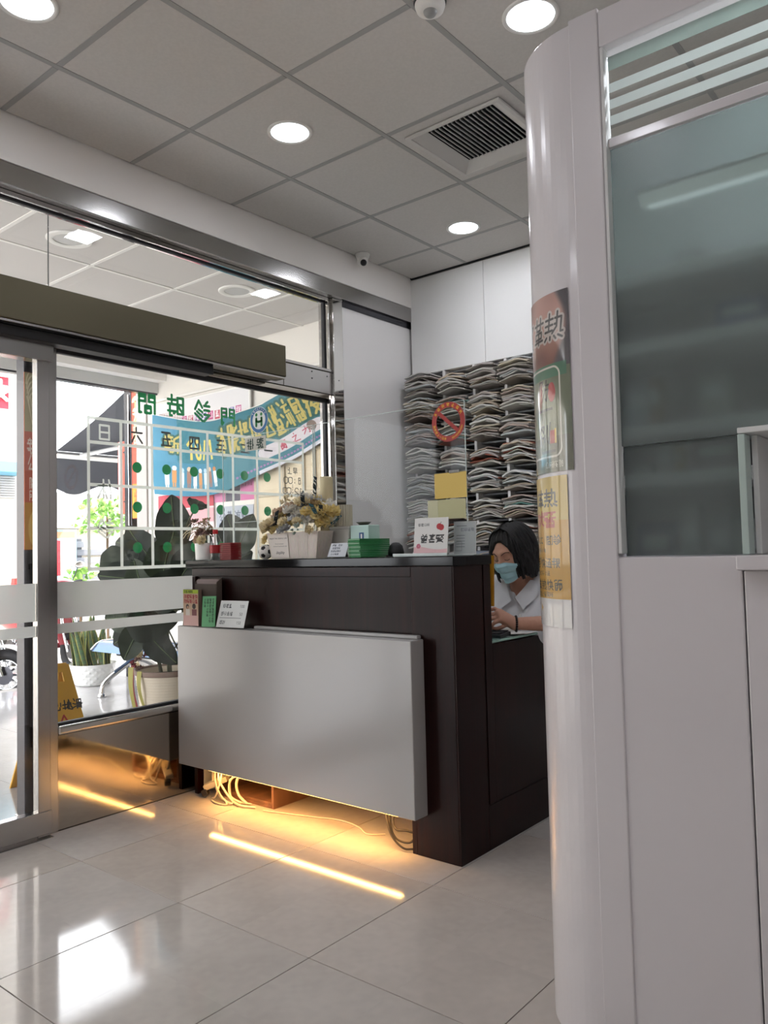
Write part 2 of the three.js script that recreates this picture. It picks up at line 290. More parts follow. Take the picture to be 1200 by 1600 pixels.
// downlights: rim, glowing disc and the light it gives
const lampGlow = lampMat(0xf2f8ff, 9), rimGeo = lathe([[0.083, 0.0], [0.083, -0.004], [0.094, -0.006], [0.099, -0.003], [0.099, 0.001]], 40), discGeo = new THREE.CircleGeometry(0.083, 40);
const LAMP_WORDS = ['downlight nearest the middle of the ceiling, over the counter front', 'downlight by the rounded white corner pillar, near the motion sensor', 'downlight farthest back, beside the upper white cabinet doors', 'downlight cut off by the top left corner of the picture'];
LAMPS.forEach(([x, z], i) => {
  const l = thing('ceiling_downlight', LAMP_WORDS[i] ? 'round cool white ' + LAMP_WORDS[i] : i === 4 ? 'round cool white downlight hidden behind the rounded pillar, over the seated woman' : `round downlight out of view over the waiting area, ${z < 3 ? 'nearer' : 'farther'} row, ${['first', 'second', 'third', 'fourth'][(i - 5) % 4]} from doors`, 'downlight', [x, H - 0.0005, z], 0, 'ceiling downlights');
  part(l, 'rim', rimGeo, M.white); part(l, 'diffuser', discGeo, lampGlow, [0, -0.002, 0], [PI / 2, 0, 0]);
  const a = new THREE.RectAreaLight(0xf1f2fb, LAMP_NITS, 0.147, 0.147); a.position.set(x, H - 0.008, z); a.rotation.x = -PI / 2; a.name = 'downlight_lamp'; scene.add(a);
});
// return-air grille set in a ceiling panel
{
  const c = 1.5 * T, v = thing('air_vent', 'square white air vent with dark slatted grille set in the ceiling', 'air vent', [c, H, -c]);
  const ring = (a, b, h) => extrude([[-a, -a], [a, -a], [a, a], [-a, a]], h, 0.002, [[[-b, -b], [b, -b], [b, b], [-b, b]]]);
  part(v, 'panel', ring(0.29, 0.225, 0.012), M.panel, [0, 0.014, 0], [PI / 2, 0, 0]);
  const cone = []; for (let s = 0; s < 4; s++) { const g = sheet((u, w) => { const q = lerp(0.226, 0.168, w), a = (u * 2 - 1) * q; return [a, lerp(-0.012, 0.022, w), -q]; }, 1, 1); cone.push(xf(g, [0, 0, 0], [0, s * PI / 2, 0])); }
  const cm = new THREE.MeshStandardMaterial({ color: 0xcfccc8, roughness: 0.6, side: THREE.DoubleSide });
  part(v, 'bevelled_frame', merge([...cone, xf(ring(0.24, 0.224, 0.006), [0, -0.006, 0], [PI / 2, 0, 0])]), cm);
  part(v, 'duct', B(0.36, 0.006, 0.36, 0.001), M.black, [0, 0.09, 0]);
  for (const [x, z, w, d] of [[-0.178, 0, 0.006, 0.36], [0.178, 0, 0.006, 0.36], [0, -0.178, 0.36, 0.006], [0, 0.178, 0.36, 0.006]]) part(v, 'duct_side', B(w, 0.075, d, 0.001), M.dark, [x, 0.055, z]);
  for (let k = 0; k < 15; k++) part(v, 'slat', B(0.003, 0.018, 0.334, 0.001), M.whiteMatt, [-0.154 + k * 0.022, 0.022, 0], [0, 0, 0.5]);
}
// motion sensor and camera
{
  const s = thing('motion_sensor', 'small round white sensor with a grey lens on the ceiling', 'sensor', [1.264, H - 0.002, -0.03]);
  part(s, 'base', lathe([[0, -0.001], [0.05, -0.001], [0.052, -0.012], [0.046, -0.03], [0.03, -0.034], [0, -0.034]].reverse(), 32), M.white);
  part(s, 'mounting_ring', lathe([[0.05, 0.001], [0.056, -0.001], [0.054, -0.008], [0.05, -0.008]].reverse(), 32), M.dark);
  part(s, 'lens', new THREE.SphereGeometry(0.024, 24, 12, 0, PI * 2, PI / 2, PI / 2), std(0x9a9a98, 0.35), [0, -0.03, 0]);
  const c = thing('security_camera', 'small white dome camera with a black lens at the ceiling edge', 'camera', [-0.39, H - 0.002, -1.6]);
  part(c, 'mount', lathe([[0, -0.03], [0.036, -0.03], [0.046, -0.004], [0.046, 0]], 28), M.white);
  part(c, 'ball', new THREE.SphereGeometry(0.034, 24, 16), M.white, [0.004, -0.045, 0.004]);
  part(c, 'lens', new THREE.SphereGeometry(0.02, 20, 12), M.black, [0.022, -0.062, 0.018]);
}
// ================================================================ RECEPTION COUNTER
const CT = 1.123;                                          // top of the granite
{
  const c = thing('reception_counter', 'dark brown wood reception counter with black stone top and white front panel', 'counter', [0, 0, 0]);
  BB(c, 'stone_top', [-0.5, 1.086, -0.588], [1.096, CT, -0.322], M.granite, 0.004);
  BB(c, 'apron', [-0.454, 1.046, -0.345], [0.892, 1.085, -0.328], M.wood, 0.002);
  BB(c, 'face_board', [-0.454, 0.17, -0.365], [0.892, 1.085, -0.345], M.wood, 0.002);
  BB(c, 'left_stile', [-0.454, 0.0, -0.3645], [-0.43, 1.045, -0.328], M.wood, 0.002);
  BB(c, 'left_side', [-0.454, 0.0, -0.585], [-0.436, 1.085, -0.366], M.wood, 0.002);
  BB(c, 'left_lining', [-0.4355, 0.001, -0.585], [-0.428, 0.17, -0.3655], M.white, 0.001);
  BB(c, 'right_pillar', [0.892, 0.0, -0.585], [1.084, 1.0855, -0.328], M.wood, 0.002);
  BB(c, 'foot_cheek', [0.868, 0.0, -0.585], [0.8915, 0.2, -0.329], M.wood, 0.002);
  BB(c, 'side_board', [1.0842, 0.0, -0.522], [1.091, 1.0855, -0.3285], M.wood, 0.0015);
  BB(c, 'side_board', [1.0842, 0.168, -0.585], [1.0895, 1.0855, -0.534], M.wood, 0.0015);
  BB(c, 'side_board', [1.068, 0.168, -1.3], [1.089, 0.772, -0.5855], M.wood, 0.0015);
  BB(c, 'side_plinth', [1.066, 0.0, -1.3], [1.091, 0.1675, -0.5225], M.wood, 0.0015);
  BB(c, 'inner_back', [-0.454, 0.0, -0.7], [1.066, 0.776, -0.685], M.lightWood, 0.002);
  BB(c, 'top_back', [-0.454, 0.79, -0.585], [1.084, 1.085, -0.57], M.wood, 0.002);
  BB(c, 'shelf_floor', [-0.436, 0.172, -0.684], [0.868, 0.19, -0.366], M.wood, 0.002);
  BB(c, 'desk_board', [-0.454, 0.752, -1.3], [1.0675, 0.776, -0.5855], M.wood, 0.002);
  BB(c, 'desk_glass', [-0.44, 0.7765, -1.3], [1.088, 0.786, -0.5865], phys({ color: 0x8fb3a6, roughness: 0.06, ior: 1.5 }), 0.002);
  const w = BB(c, 'white_panel', [-0.468, 0.157, -0.328], [0.946, 0.812, -0.247], M.panelGrey, 0.004);
  BB(c, 'panel_ledge', [0.02, 0.8125, -0.3275], [0.935, 0.826, -0.302], M.panelGrey, 0.003);
}
// warm LED strip under the white panel
{
  const l = thing('led_strip', 'thin warm yellow light strip under the white counter panel', 'light strip', [0.285, 0.1515, -0.284]);
  part(l, 'channel', B(1.13, 0.005, 0.034, 0.001), M.white, [0, 0.003, 0]);
  part(l, 'diffuser', B(1.125, 0.004, 0.027, 0.001), lampMat(0xffd07a, 18), [0, -0.0015, 0]);
  const a = new THREE.RectAreaLight(0xffb060, LED_NITS, 1.12, 0.024); a.position.set(0.285, 0.1455, -0.284); a.rotation.x = -PI / 2; a.name = 'strip_lamp'; scene.add(a);
}
// box for the sockets and the loose cables
{
  const b = thing('cable_box', 'low open wooden box on the floor under the counter', 'box', [-0.155, 0, -0.515]);
  for (const s of [-1, 1]) part(b, 'side', B(0.014, 0.165, 0.27, 0.001), M.lightWood, [s * 0.194, 0.0825, 0]);
  part(b, 'bottom', B(0.372, 0.012, 0.27, 0.001), M.lightWood, [0, 0.022, 0]); part(b, 'top', B(0.372, 0.012, 0.27, 0.001), M.lightWood, [0, 0.159, 0]);
  part(b, 'back', B(0.372, 0.122, 0.01, 0.001), M.wood, [0, 0.09, -0.129]); part(b, 'front_edge', B(0.372, 0.014, 0.01, 0.001), M.lightWood, [0, 0.008, 0.131]);
  const p = thing('power_strip', 'cream power strip hanging among white cables under the counter', 'power strip', [-0.31, 0.052, -0.345], 0.5);
  const body = part(p, 'body', B(0.13, 0.028, 0.042, 0.006), M.cableWhite, [0, 0.02, 0], [0.2, 0, 0.42]);
  part(p, 'plug', B(0.03, 0.03, 0.03, 0.005), M.cableDark, [-0.055, -0.028, 0.004], [0, 0, 0.4]); part(p, 'plug', B(0.026, 0.026, 0.026, 0.004), M.cableWhite, [0.01, 0.028, 0.0], [0, 0, 0.4]);
  const paths = [
    [[-0.3, 0.17, -0.34], [-0.29, 0.1, -0.32], [-0.27, 0.05, -0.315], [-0.24, 0.012, -0.32], [-0.15, 0.008, -0.34], [-0.08, 0.007, -0.36]],
    [[-0.27, 0.17, -0.34], [-0.25, 0.11, -0.31], [-0.21, 0.06, -0.31], [-0.17, 0.02, -0.32], [-0.1, 0.01, -0.31], [-0.03, 0.006, -0.34]],
    [[-0.33, 0.17, -0.35], [-0.33, 0.1, -0.34], [-0.32, 0.07, -0.335]], [[-0.31, 0.17, -0.34], [-0.27, 0.08, -0.31], [-0.2, 0.02, -0.3], [-0.15, 0.01, -0.31], [-0.19, 0.03, -0.33], [-0.22, 0.1, -0.35]],
    [[-0.02, 0.16, -0.36], [-0.1, 0.13, -0.34], [-0.17, 0.12, -0.33], [-0.2, 0.08, -0.33], [-0.19, 0.03, -0.33], [-0.13, 0.008, -0.34]],
    [[-0.08, 0.17, -0.35], [-0.13, 0.14, -0.34], [-0.16, 0.09, -0.34], [-0.15, 0.04, -0.345], [-0.1, 0.007, -0.35]],
    [[-0.24, 0.17, -0.33], [-0.23, 0.09, -0.3], [-0.25, 0.03, -0.29], [-0.29, 0.008, -0.3], [-0.24, 0.006, -0.28], [-0.17, 0.006, -0.29], [-0.21, 0.02, -0.31]],
  ];
  const LC = ['straight white cable dropping behind the power strip', 'white cable looping to the front edge of the wooden box', 'short white cable plugged into the power strip', 'white cable curling back up beside the box', 'white cable arching over the open box front', 'white cable hanging into the open box', 'white cable coiled on the floor by the power strip'];
  paths.forEach((q, i) => tag(part(scene, numbered('cable'), tube(q, 0.0042 + 0.0012 * (i % 3), 40, 6), M.cableWhite), LC[i], 'cable', 'white cables under the counter'));
  const long = [[0.03, 0.006, -0.33], [0.12, 0.004, -0.36], [0.26, 0.004, -0.4], [0.4, 0.004, -0.44], [0.52, 0.004, -0.42], [0.6, 0.004, -0.38], [0.66, 0.004, -0.42]];
  tag(part(scene, numbered('cable'), tube(long, 0.0028, 50, 6), M.cableWhite), 'thin pale cable running along the floor under the panel', 'cable');
  const dk = [[[0.72, 0.19, -0.35], [0.74, 0.12, -0.33], [0.775, 0.05, -0.32], [0.83, 0.012, -0.325], [0.862, 0.012, -0.34]], [[0.755, 0.19, -0.36], [0.75, 0.1, -0.34], [0.78, 0.04, -0.335], [0.84, 0.03, -0.345], [0.864, 0.05, -0.36]], [[0.79, 0.19, -0.36], [0.77, 0.1, -0.335], [0.79, 0.075, -0.33], [0.83, 0.075, -0.34], [0.864, 0.07, -0.35]]];
  const DL = ['dark cable falling nearest the counter corner and reaching the floor', 'dark cable bending inward above the floor by the counter corner', 'dark cable running level into the right foot of the counter'];
  dk.forEach((q, i) => tag(part(scene, numbered('cable'), tube(q, 0.0045, 30, 6), M.cableDark), DL[i], 'cable', 'dark cables under the counter'));
}
// ---------------------------------------------------------------- on the panel ledge: leaflet boxes and the price card
const printed = (w, h, draw, rough = 0.5) => std(0xffffff, rough, { map: tex(canvas(w, h, draw)) });
function face(parent, name, w, h, mat, pos, rot) { return part(parent, name, new THREE.PlaneGeometry(w, h), mat, pos, rot); }
{
  const b = thing('leaflet_box', 'brown cardboard leaflet box with a slanted open top, behind the flyers', 'leaflet box', [-0.305, 0.813, -0.309], 0.0);
  const card = std(0x4c4038, 0.7), side = [[-0.015, 0], [0.016, 0], [0.016, 0.205], [-0.015, 0.228]];
  for (const s of [-1, 1]) part(b, 'side', xf(extrude(side, 0.003, 0), [0, 0, 0], [0, -PI / 2, 0]), card, [s * 0.08 + 0.0015, 0.001, 0]);
  part(b, 'front', B(0.156, 0.196, 0.003, 0.001), card, [0, 0.101, 0.0155]); part(b, 'back', B(0.156, 0.222, 0.003, 0.001), card, [0, 0.114, -0.0135]); part(b, 'bottom', B(0.156, 0.003, 0.026, 0.001), card, [0, 0.0025, 0.001]);
  for (let k = 0; k < 5; k++) part(b, 'leaflet', B(0.15, 0.212, 0.002, 0.0004), std([0x9b8a86, 0x8a7a78, 0xa8988f][k % 3], 0.8), [0, 0.111 + (k % 2) * 0.003, -0.009 + k * 0.0048], [-0.01, 0, 0]);
  const f = thing('leaflet_holder', 'upright leaflet pack with a yellow-green header, red title and photo', 'leaflet pack', [-0.376, 0.813, -0.258], 0.03);
  const fm = printed(128, 196, (c) => { c.fillStyle = '#a9968a'; c.fillRect(0, 0, 128, 196); c.fillStyle = '#a8c22a'; c.fillRect(0, 0, 128, 20); pen(c, '公費流感疫', 8, 3, 14, { color: '#2b3a10', lw: 0.12 }); c.fillStyle = '#c8a98d'; c.fillRect(0, 20, 128, 120);
    pen(c, '流感疫苗快', 6, 26, 22, { color: '#9c1f2c', lw: 0.12 }); pen(c, '防疫新公費', 6, 52, 22, { color: '#9c1f2c', lw: 0.12 }); c.fillStyle = '#3a2c2a'; c.beginPath(); c.arc(36, 92, 13, 0, 7); c.arc(92, 90, 15, 0, 7); c.fill(); c.fillStyle = '#b98d70'; c.beginPath(); c.arc(38, 96, 8, 0, 7); c.fill(); c.fillStyle = '#d8cfc4'; c.fillRect(22, 106, 34, 34); c.fillStyle = '#7c3c40'; c.fillRect(74, 106, 40, 34); c.fillStyle = '#d4a9a0'; c.fillRect(0, 140, 128, 56); });
  part(f, 'body', B(0.112, 0.172, 0.022, 0.001), std(0x6f5b50, 0.7), [0, 0.087, -0.012]); face(f, 'cover', 0.11, 0.17, fm, [0, 0.087, -0.0004]);
  const g = thing('green_flyer', 'pale green printed flyer leaning on the brown leaflet box', 'flyer', [-0.252, 0.813, -0.268], 0.1);
  const gm = printed(96, 160, (c) => { c.fillStyle = '#67b27b'; c.fillRect(0, 0, 96, 160); for (let i = 0; i < 4; i++) pen(c, '掛號就醫時間通報小心快速'.slice(i * 3, i * 3 + 8), 70 - i * 20, 10, 15, { color: '#1f3b2a', lw: 0.1, vertical: true }); });
  part(g, 'sheet', B(0.088, 0.142, 0.0015, 0.0003), std(0x67b27b, 0.7), [0, 0.072, 0], [-0.1, 0, 0.02]); face(g, 'print', 0.087, 0.141, gm, [0, 0.072, 0.001], [-0.1, 0, 0.02]);
  const p = thing('price_card', 'white fee card in a slanted clear stand on the panel ledge', 'card', [-0.09, 0.8135, -0.272], 0.1);
  const pm = printed(384, 256, (c) => { c.fillStyle = '#d9dcda'; c.fillRect(0, 0, 384, 256); const o = { color: '#3a3f44', lw: 0.1 }; pen(c, '掛號費', 40, 30, 40, o); pen(c, '部分負擔', 36, 108, 38, o); pen(c, '總計', 36, 190, 38, o);
    c.fillStyle = '#3a3f44'; c.font = '40px sans-serif'; c.fillText('100', 280, 66); c.fillText('50', 292, 142); c.fillText('150', 270, 226); c.fillRect(24, 164, 300, 4); });
  part(p, 'stand', B(0.176, 0.128, 0.004, 0.001), M.acrylic, [0, 0.064, -0.004], [-0.3, 0, 0]); part(p, 'card', B(0.172, 0.124, 0.0015, 0.0004), M.white, [0, 0.064, 0], [-0.3, 0, 0]); face(p, 'print', 0.17, 0.122, pm, [0, 0.0643, 0.001], [-0.3, 0, 0]);
  part(p, 'foot', B(0.176, 0.003, 0.07, 0.001), M.acrylic, [0, 0.0018, -0.012]);
}
// ---------------------------------------------------------------- clear shield on the counter with its stickers
const SZ = -0.565;
{
  const pane = (name, label, x0, x1) => {
    const s = thing(name, label, 'shield', [(x0 + x1) / 2, CT, SZ]); const w = x1 - x0;
    part(s, 'sheet', B(w - 0.006, 0.62, 0.004, 0.0005), M.acrylic, [0, 0.311, 0]);
    for (const k of [-1, 1]) part(s, 'edge', B(0.003, 0.62, 0.004, 0.0004), M.acrylicEdge, [k * (w / 2 - 0.0015), 0.311, 0]);
    part(s, 'top_edge', B(w, 0.0025, 0.004, 0.0004), M.acrylicEdge, [0, 0.6225, 0]);
    for (const k of [-0.35, 0.35]) part(s, 'foot', B(0.05, 0.01, 0.016, 0.002), M.acrylicEdge, [k * w, 0.0055, 0]);
  };
  pane('acrylic_shield', 'clear acrylic shield on the left part of the counter, carrying the round logo', -0.5, 0.158);
  pane('acrylic_shield', 'clear acrylic shield on the right part of the counter, with papers and the no-smoking sign', 0.166, 1.006);
  const l = thing('small_shield', 'low clear acrylic sheet standing behind the red box', 'shield', [-0.13, CT, -0.47]);
  part(l, 'sheet', B(0.34, 0.18, 0.003, 0.0005), M.acrylic, [0, 0.091, 0]); part(l, 'edge', B(0.003, 0.18, 0.0032, 0.0004), M.acrylicEdge, [-0.171, 0.091, 0]); part(l, 'top_edge', B(0.34, 0.0025, 0.0032, 0.0004), M.acrylicEdge, [0, 0.182, 0]);
  const on = SZ + 0.0028, DS = { side: THREE.DoubleSide };
  // no-smoking ring
  const n = thing('no_smoking_sign', 'round red no-smoking sticker with yellow lettering on the clear shield', 'sign', [0.926, 1.667, on]);
  const red = std(0x9c1a12, 0.5, DS), yel = std(0xd8a21c, 0.5, DS);
  part(n, 'ring', new THREE.RingGeometry(0.059, 0.0815, 64), red); const bar = new THREE.PlaneGeometry(0.125, 0.016); bar.rotateZ(-0.72); part(n, 'slash', bar, red, [0, 0, 0.0004]);
  [...'本場所禁止吸菸'].forEach((ch, i) => { const a = 2.62 - i * 0.355; part(n, 'character', letter(ch, 0.0135, 0.0019), yel, [Math.cos(a) * 0.0705, Math.sin(a) * 0.0705, 0.0006], [0, 0, a - PI / 2]); });
  [...'防菸禁上一公本'].forEach((ch, i) => { const a = 3.35 + i * 0.19; part(n, 'character', letter(ch, 0.011, 0.0017), yel, [Math.cos(a) * 0.0705, Math.sin(a) * 0.0705, 0.0006], [0, 0, a + PI / 2]); });
    const bent = []; for (let i = 0; i < 16; i++) { const a = 4.98 + i * 0.066; bent.push(xf(new THREE.PlaneGeometry(0.0026, i % 4 === 3 ? 0.004 : 0.0075), [Math.cos(a) * 0.0705, Math.sin(a) * 0.0705, 0.0006], [0, 0, a + PI / 2])); } part(n, 'small_print', merge(bent), yel);
  part(n, 'cigarette', B(0.06, 0.01, 0.0006, 0.0002), std(0x6d675f, 0.6), [-0.004, -0.006, -0.0004]);
  const y1 = thing('yellow_paper', 'plain yellow paper taped to the clear shield', 'paper', [0.928, 1.407, on]); part(y1, 'sheet', B(0.157, 0.104, 0.0008, 0.0002), std(0xd4b766, 0.8));
  part(y1, 'tape', B(0.05, 0.012, 0.0006, 0.0001), M.frosted, [0.02, 0.055, 0.0008]);
  const y2 = thing('pale_paper', 'pale green paper taped below the yellow paper', 'paper', [0.906, 1.311, on]); part(y2, 'sheet', B(0.187, 0.079, 0.0008, 0.0002), std(0xb7b48c, 0.8)); part(y2, 'fold', B(0.05, 0.079, 0.0008, 0.0002), std(0xc2c0a0, 0.8), [-0.067, 0, 0.0009]);
  // round logo and the registration sign
  const g = thing('round_logo', 'round blue and white sticker with two green figures forming an H', 'sticker', [-0.212, 1.815, on]);
  part(g, 'disc', new THREE.CircleGeometry(0.066, 48), std(0xd9dedc, 0.5, DS)); part(g, 'ring', new THREE.RingGeometry(0.047, 0.0635, 48), std(0x0d5f96, 0.5, DS), [0, 0, 0.0005]);
  const gm = std(0x0f7a3a, 0.5, DS);
  for (const s of [-1, 1]) { part(g, 'figure', merge([...ribbon([[s * 0.019, 0.008], [s * 0.019, -0.028]], 0.015), ...ribbon([[s * 0.019, -0.006], [0, -0.01]], 0.012)]), gm, [0, 0, 0.0007]); part(g, 'head', new THREE.CircleGeometry(0.0085, 20), gm, [s * 0.018, 0.027, 0.0007]); }
  [...'全民健康保險中央'].forEach((ch, i) => { const a = 2.5 - i * 0.27; part(g, 'character', letter(GLYPH[ch] ? ch : '本院公費新快計所'[i], 0.01, 0.0014), M.decal, [Math.cos(a) * 0.0553, Math.sin(a) * 0.0553, 0.001], [0, 0, a - PI / 2]); });
  const rs = thing('registration_sign', 'small white sign with two dark green characters below the round logo', 'sign', [-0.241, 1.7, on]);
  part(rs, 'plate', B(0.154, 0.068, 0.002, 0.0006), std(0xbdbdb4, 0.6)); [...'掛號'].forEach((ch, i) => part(rs, 'character', letter(ch, 0.05, 0.0068), std(0x14342a, 0.6, DS), [-0.036 + i * 0.072, -0.002, 0.0016]));
}
// ================================================================ THINGS ON THE COUNTER TOP
// petals, blossoms and leaves, shared by the flower arrangements
const petal = (w, h, cup, curl) => sheet((u, v) => { const s = Math.sin(PI * Math.pow(v, 0.75)) * 0.5 * w * (v > 0.98 ? 0.3 : 1) + 0.0006, x = (u * 2 - 1) * s; return [x, h * v * (1 - 0.12 * curl * v), cup * h * Math.sin(v * 2.2) * 0.5 - curl * h * v * v * 0.35 + x * x / w * 1.1]; }, 4, 5);
function blossom(seed, R, rings = 3, open = 0.9) {
  const r = rng(seed), l = [];
  for (let k = 0; k < rings; k++) { const n = 4 + k * 2, tilt = lerp(0.15, open * 1.25, rings > 1 ? k / (rings - 1) : 1), s = lerp(0.62, 1, k / Math.max(1, rings - 1)), g = petal(R * 0.95 * s, R * s, 0.5, 0.5 * k / rings);
    for (let i = 0; i < n; i++) l.push(xf(xf(g, [0, 0, 0], [tilt + 0.18 * (r() - 0.5), 0, 0.2 * (r() - 0.5)]), [0, 0, 0], [0, (i + 0.5 * (k % 2)) / n * 2 * PI + 0.3 * r(), 0])); }
  l.push(xf(new THREE.SphereGeometry(R * 0.2, 8, 6), [0, R * 0.14, 0])); return merge(l);
}
function spray(seed, R) { const r = rng(seed), l = []; for (let i = 0; i < 26; i++) { const a = r() * 6.28, b = r() * 1.3, q = R * (0.6 + 0.4 * r()); l.push(xf(new THREE.IcosahedronGeometry(R * (0.1 + 0.08 * r()), 0), [q * Math.sin(b) * Math.cos(a), q * Math.cos(b), q * Math.sin(b) * Math.sin(a)])); } return merge(l); }
const sprig = (n, L) => { const l = [tube([[0, 0, 0], [0.004, L * 0.5, 0.002], [0, L, 0]], 0.0012, 8, 5)], g = petal(0.012, 0.026, 0.2, 0.4); for (let i = 0; i < n; i++) l.push(xf(g, [0, L * (0.25 + 0.75 * i / n), 0], [0.9, i * 2.4, 0])); return merge(l); };
const fm = (c) => phys({ color: c, roughness: 0.9, side: THREE.DoubleSide, transmission: 0.35, thickness: 0 });
const FL = { cream: fm(0xe3d6b2), mustard: fm(0xe0cf98), white: fm(0xdedbd2), dusty: fm(0xbdbfc2), blush: fm(0xc9ad94), yellow: fm(0xe3cf8e), teal: fm(0x3c6a76), deep: fm(0x26333a), sage: fm(0x94a296), straw: fm(0xa58c62), brown: fm(0x6d5440), rose: fm(0x8d6a62) };
// white basket with cream and yellow flowers
{
  const b = thing('flower_basket', 'whitewashed wooden flower box full of cream, yellow and grey artificial flowers', 'flower arrangement', [0.205, CT, -0.425]);
  const boxM = printed(256, 256, (c) => { c.fillStyle = '#c9beb4'; c.fillRect(0, 0, 256, 256); const r = rng(4); for (let i = 0; i < 300; i++) { c.fillStyle = `rgba(${120 + r() * 90},${105 + r() * 90},${95 + r() * 80},0.25)`; c.fillRect(r() * 256, r() * 256, 1 + r() * 3, 14 + r() * 60); } });
  const hull = (y, k) => { const a = 0.168 * k, q = 0.066 * k; return [[-a, y, -q * 0.5], [-a * 0.9, y, q * 0.9], [-0.01, y, q], [a * 0.9, y, q * 0.75], [a, y, -q * 0.4], [a * 0.3, y, -q], [-a * 0.6, y, -q]]; };
  const bot = hull(0.001, 0.9), top = hull(0.118, 1.04);
  for (let i = 0; i < 7; i++) { const j = (i + 1) % 7, n = i === 2 || i === 1 ? 3 : 1; for (let k = 0; k < n; k++) { const f = (P, Q, t) => P.map((v, d) => lerp(v, Q[d], t)), a = (k + 0.012) / n, e = (k + 0.988) / n;
    const A = f(bot[i], bot[j], a), Bq = f(bot[i], bot[j], e), C = f(top[i], top[j], a), D = f(top[i], top[j], e); const g = sheet((u, v) => f(f(A, Bq, u), f(C, D, u), v), 1, 1), cx = (A[0] + Bq[0]) / 2, cz = (A[2] + Bq[2]) / 2, s = 0.94, inn = xf(g, [cx * (1 - s), 0, cz * (1 - s)], [0, 0, 0], [s, 1, s]); part(b, 'plank', merge([g, inn]), boxM); } }
  part(b, 'soil', sheet((u, v) => { const a = u * 2 * PI; return [0.15 * v * Math.cos(a), 0.1, 0.055 * v * Math.sin(a)]; }, 20, 2), FL.brown);
  const pr = printed(256, 256, (c) => { c.fillStyle = '#cfc7c0'; c.fillRect(0, 0, 256, 256); c.fillStyle = '#2e2a2a'; c.font = 'bold 21px sans-serif'; c.fillText('ENJOY THE SIMPLE LIFE', 6, 52); c.font = '17px serif'; c.fillText('floral moment', 70, 110); c.fillText('natural handmade style', 40, 136); c.strokeStyle = '#2e2a2a'; c.lineWidth = 5; c.beginPath(); for (let i = 0; i < 70; i++) c.lineTo(66 + i * 1.8, 204 + 18 * Math.sin(i * 0.55) * (0.4 + 0.6 * Math.sin(i * 0.19) ** 2)); c.stroke(); });
  const q0 = bot[1], q1 = bot[2], t0 = top[1], t1 = top[2], mixp = (P, Q, t) => P.map((v, d) => lerp(v, Q[d], t));
  part(b, 'paper_label', sheet((u, v) => { const p = mixp(mixp(q0, q1, lerp(0.08, 0.98, u)), mixp(t0, t1, lerp(0.08, 0.98, u)), lerp(0.04, 0.93, v)); p[2] += 0.0022; return p; }, 1, 1), pr);
  const kinds = [blossom(1, 0.034), blossom(2, 0.03, 3, 0.7), blossom(3, 0.026, 2, 1.1), blossom(4, 0.038, 3, 0.6), spray(5, 0.034), blossom(7, 0.022, 2, 0.5)];
  const cols = [FL.cream, FL.white, FL.mustard, FL.dusty, FL.yellow, FL.cream, FL.blush, FL.white, FL.straw, FL.yellow];
  const r = rng(77), sg = [sprig(9, 0.1), sprig(7, 0.075)];
  const put = (x, y, z, kind, m, sc = 1) => (sc *= 1.18, part(b, 'flower', kinds[kind], m, [x, y, z], [0.55 + (r() - 0.5) * 0.6 - (y - 0.2) * 3, (r() - 0.5) * 1.2, -x * 2.6]).scale.setScalar(sc));
  [[-0.165, 0.135, 0.04, 3, FL.cream, 1.05], [-0.195, 0.09, 0.03, 1, FL.mustard, 0.9], [-0.1, 0.13, 0.062, 1, FL.mustard, 0.95], [-0.055, 0.142, 0.062, 0, FL.yellow, 0.8], [-0.03, 0.125, 0.075, 3, FL.dusty, 0.9], [0.04, 0.2, 0.045, 0, FL.white, 1.25], [0.02, 0.15, 0.07, 4, FL.dusty, 1], [0.1, 0.165, 0.05, 3, FL.white, 0.95], [0.13, 0.215, 0.02, 1, FL.yellow, 1.25], [0.165, 0.15, 0.03, 3, FL.yellow, 0.95], [-0.1, 0.2, 0.02, 0, FL.mustard, 1.1], [-0.16, 0.215, 0.0, 2, FL.blush, 1.1], [-0.03, 0.23, 0.03, 0, FL.blush, 1.1], [0.03, 0.265, 0.0, 1, FL.white, 1.2], [0.09, 0.26, 0.0, 2, FL.dusty, 1.3], [0.17, 0.24, -0.01, 2, FL.white, 1.2], [0.2, 0.2, 0.0, 0, FL.yellow, 1], [0.07, 0.125, 0.08, 4, FL.sage, 1], [0.12, 0.12, 0.065, 5, FL.cream, 1], [-0.13, 0.17, 0.04, 0, FL.white, 1], [-0.12, 0.15, 0.085, 3, FL.cream, 1.1], [-0.02, 0.165, 0.09, 0, FL.cream, 0.8], [0.065, 0.16, 0.085, 1, FL.cream, 0.9], [0.0, 0.21, 0.06, 3, FL.white, 1.0], [0.1, 0.205, 0.06, 0, FL.yellow, 0.9], [-0.07, 0.215, 0.05, 1, FL.blush, 0.9], [0.05, 0.245, 0.045, 3, FL.cream, 0.9], [0.15, 0.19, 0.05, 0, FL.mustard, 0.85]].forEach((a) => put(...a));
  for (let i = 0; i < 34; i++) { const x = (r() - 0.5) * 0.36, z = (r() - 0.6) * 0.1; put(x, 0.12 + 0.13 * r() * (1 - Math.abs(x) * 2.2) + 0.03, z, Math.floor(r() * 6), cols[Math.floor(r() * cols.length)], 0.75 + 0.45 * r()); }
  for (let i = 0; i < 9; i++) { const x = (r() - 0.5) * 0.36; part(b, 'leaf_sprig', sg[i % 2], [FL.deep, FL.teal, FL.sage, FL.deep][i % 4], [x, 0.12 + 0.08 * r(), (r() - 0.2) * 0.07], [0.4 * (r() - 0.2), r() * 6, -x * 4.5 + (r() - 0.5) * 0.5]); }
  part(b, 'leaf_sprig', sprig(12, 0.16), FL.deep, [0.06, 0.2, -0.03], [0, 0, -0.1]);
}
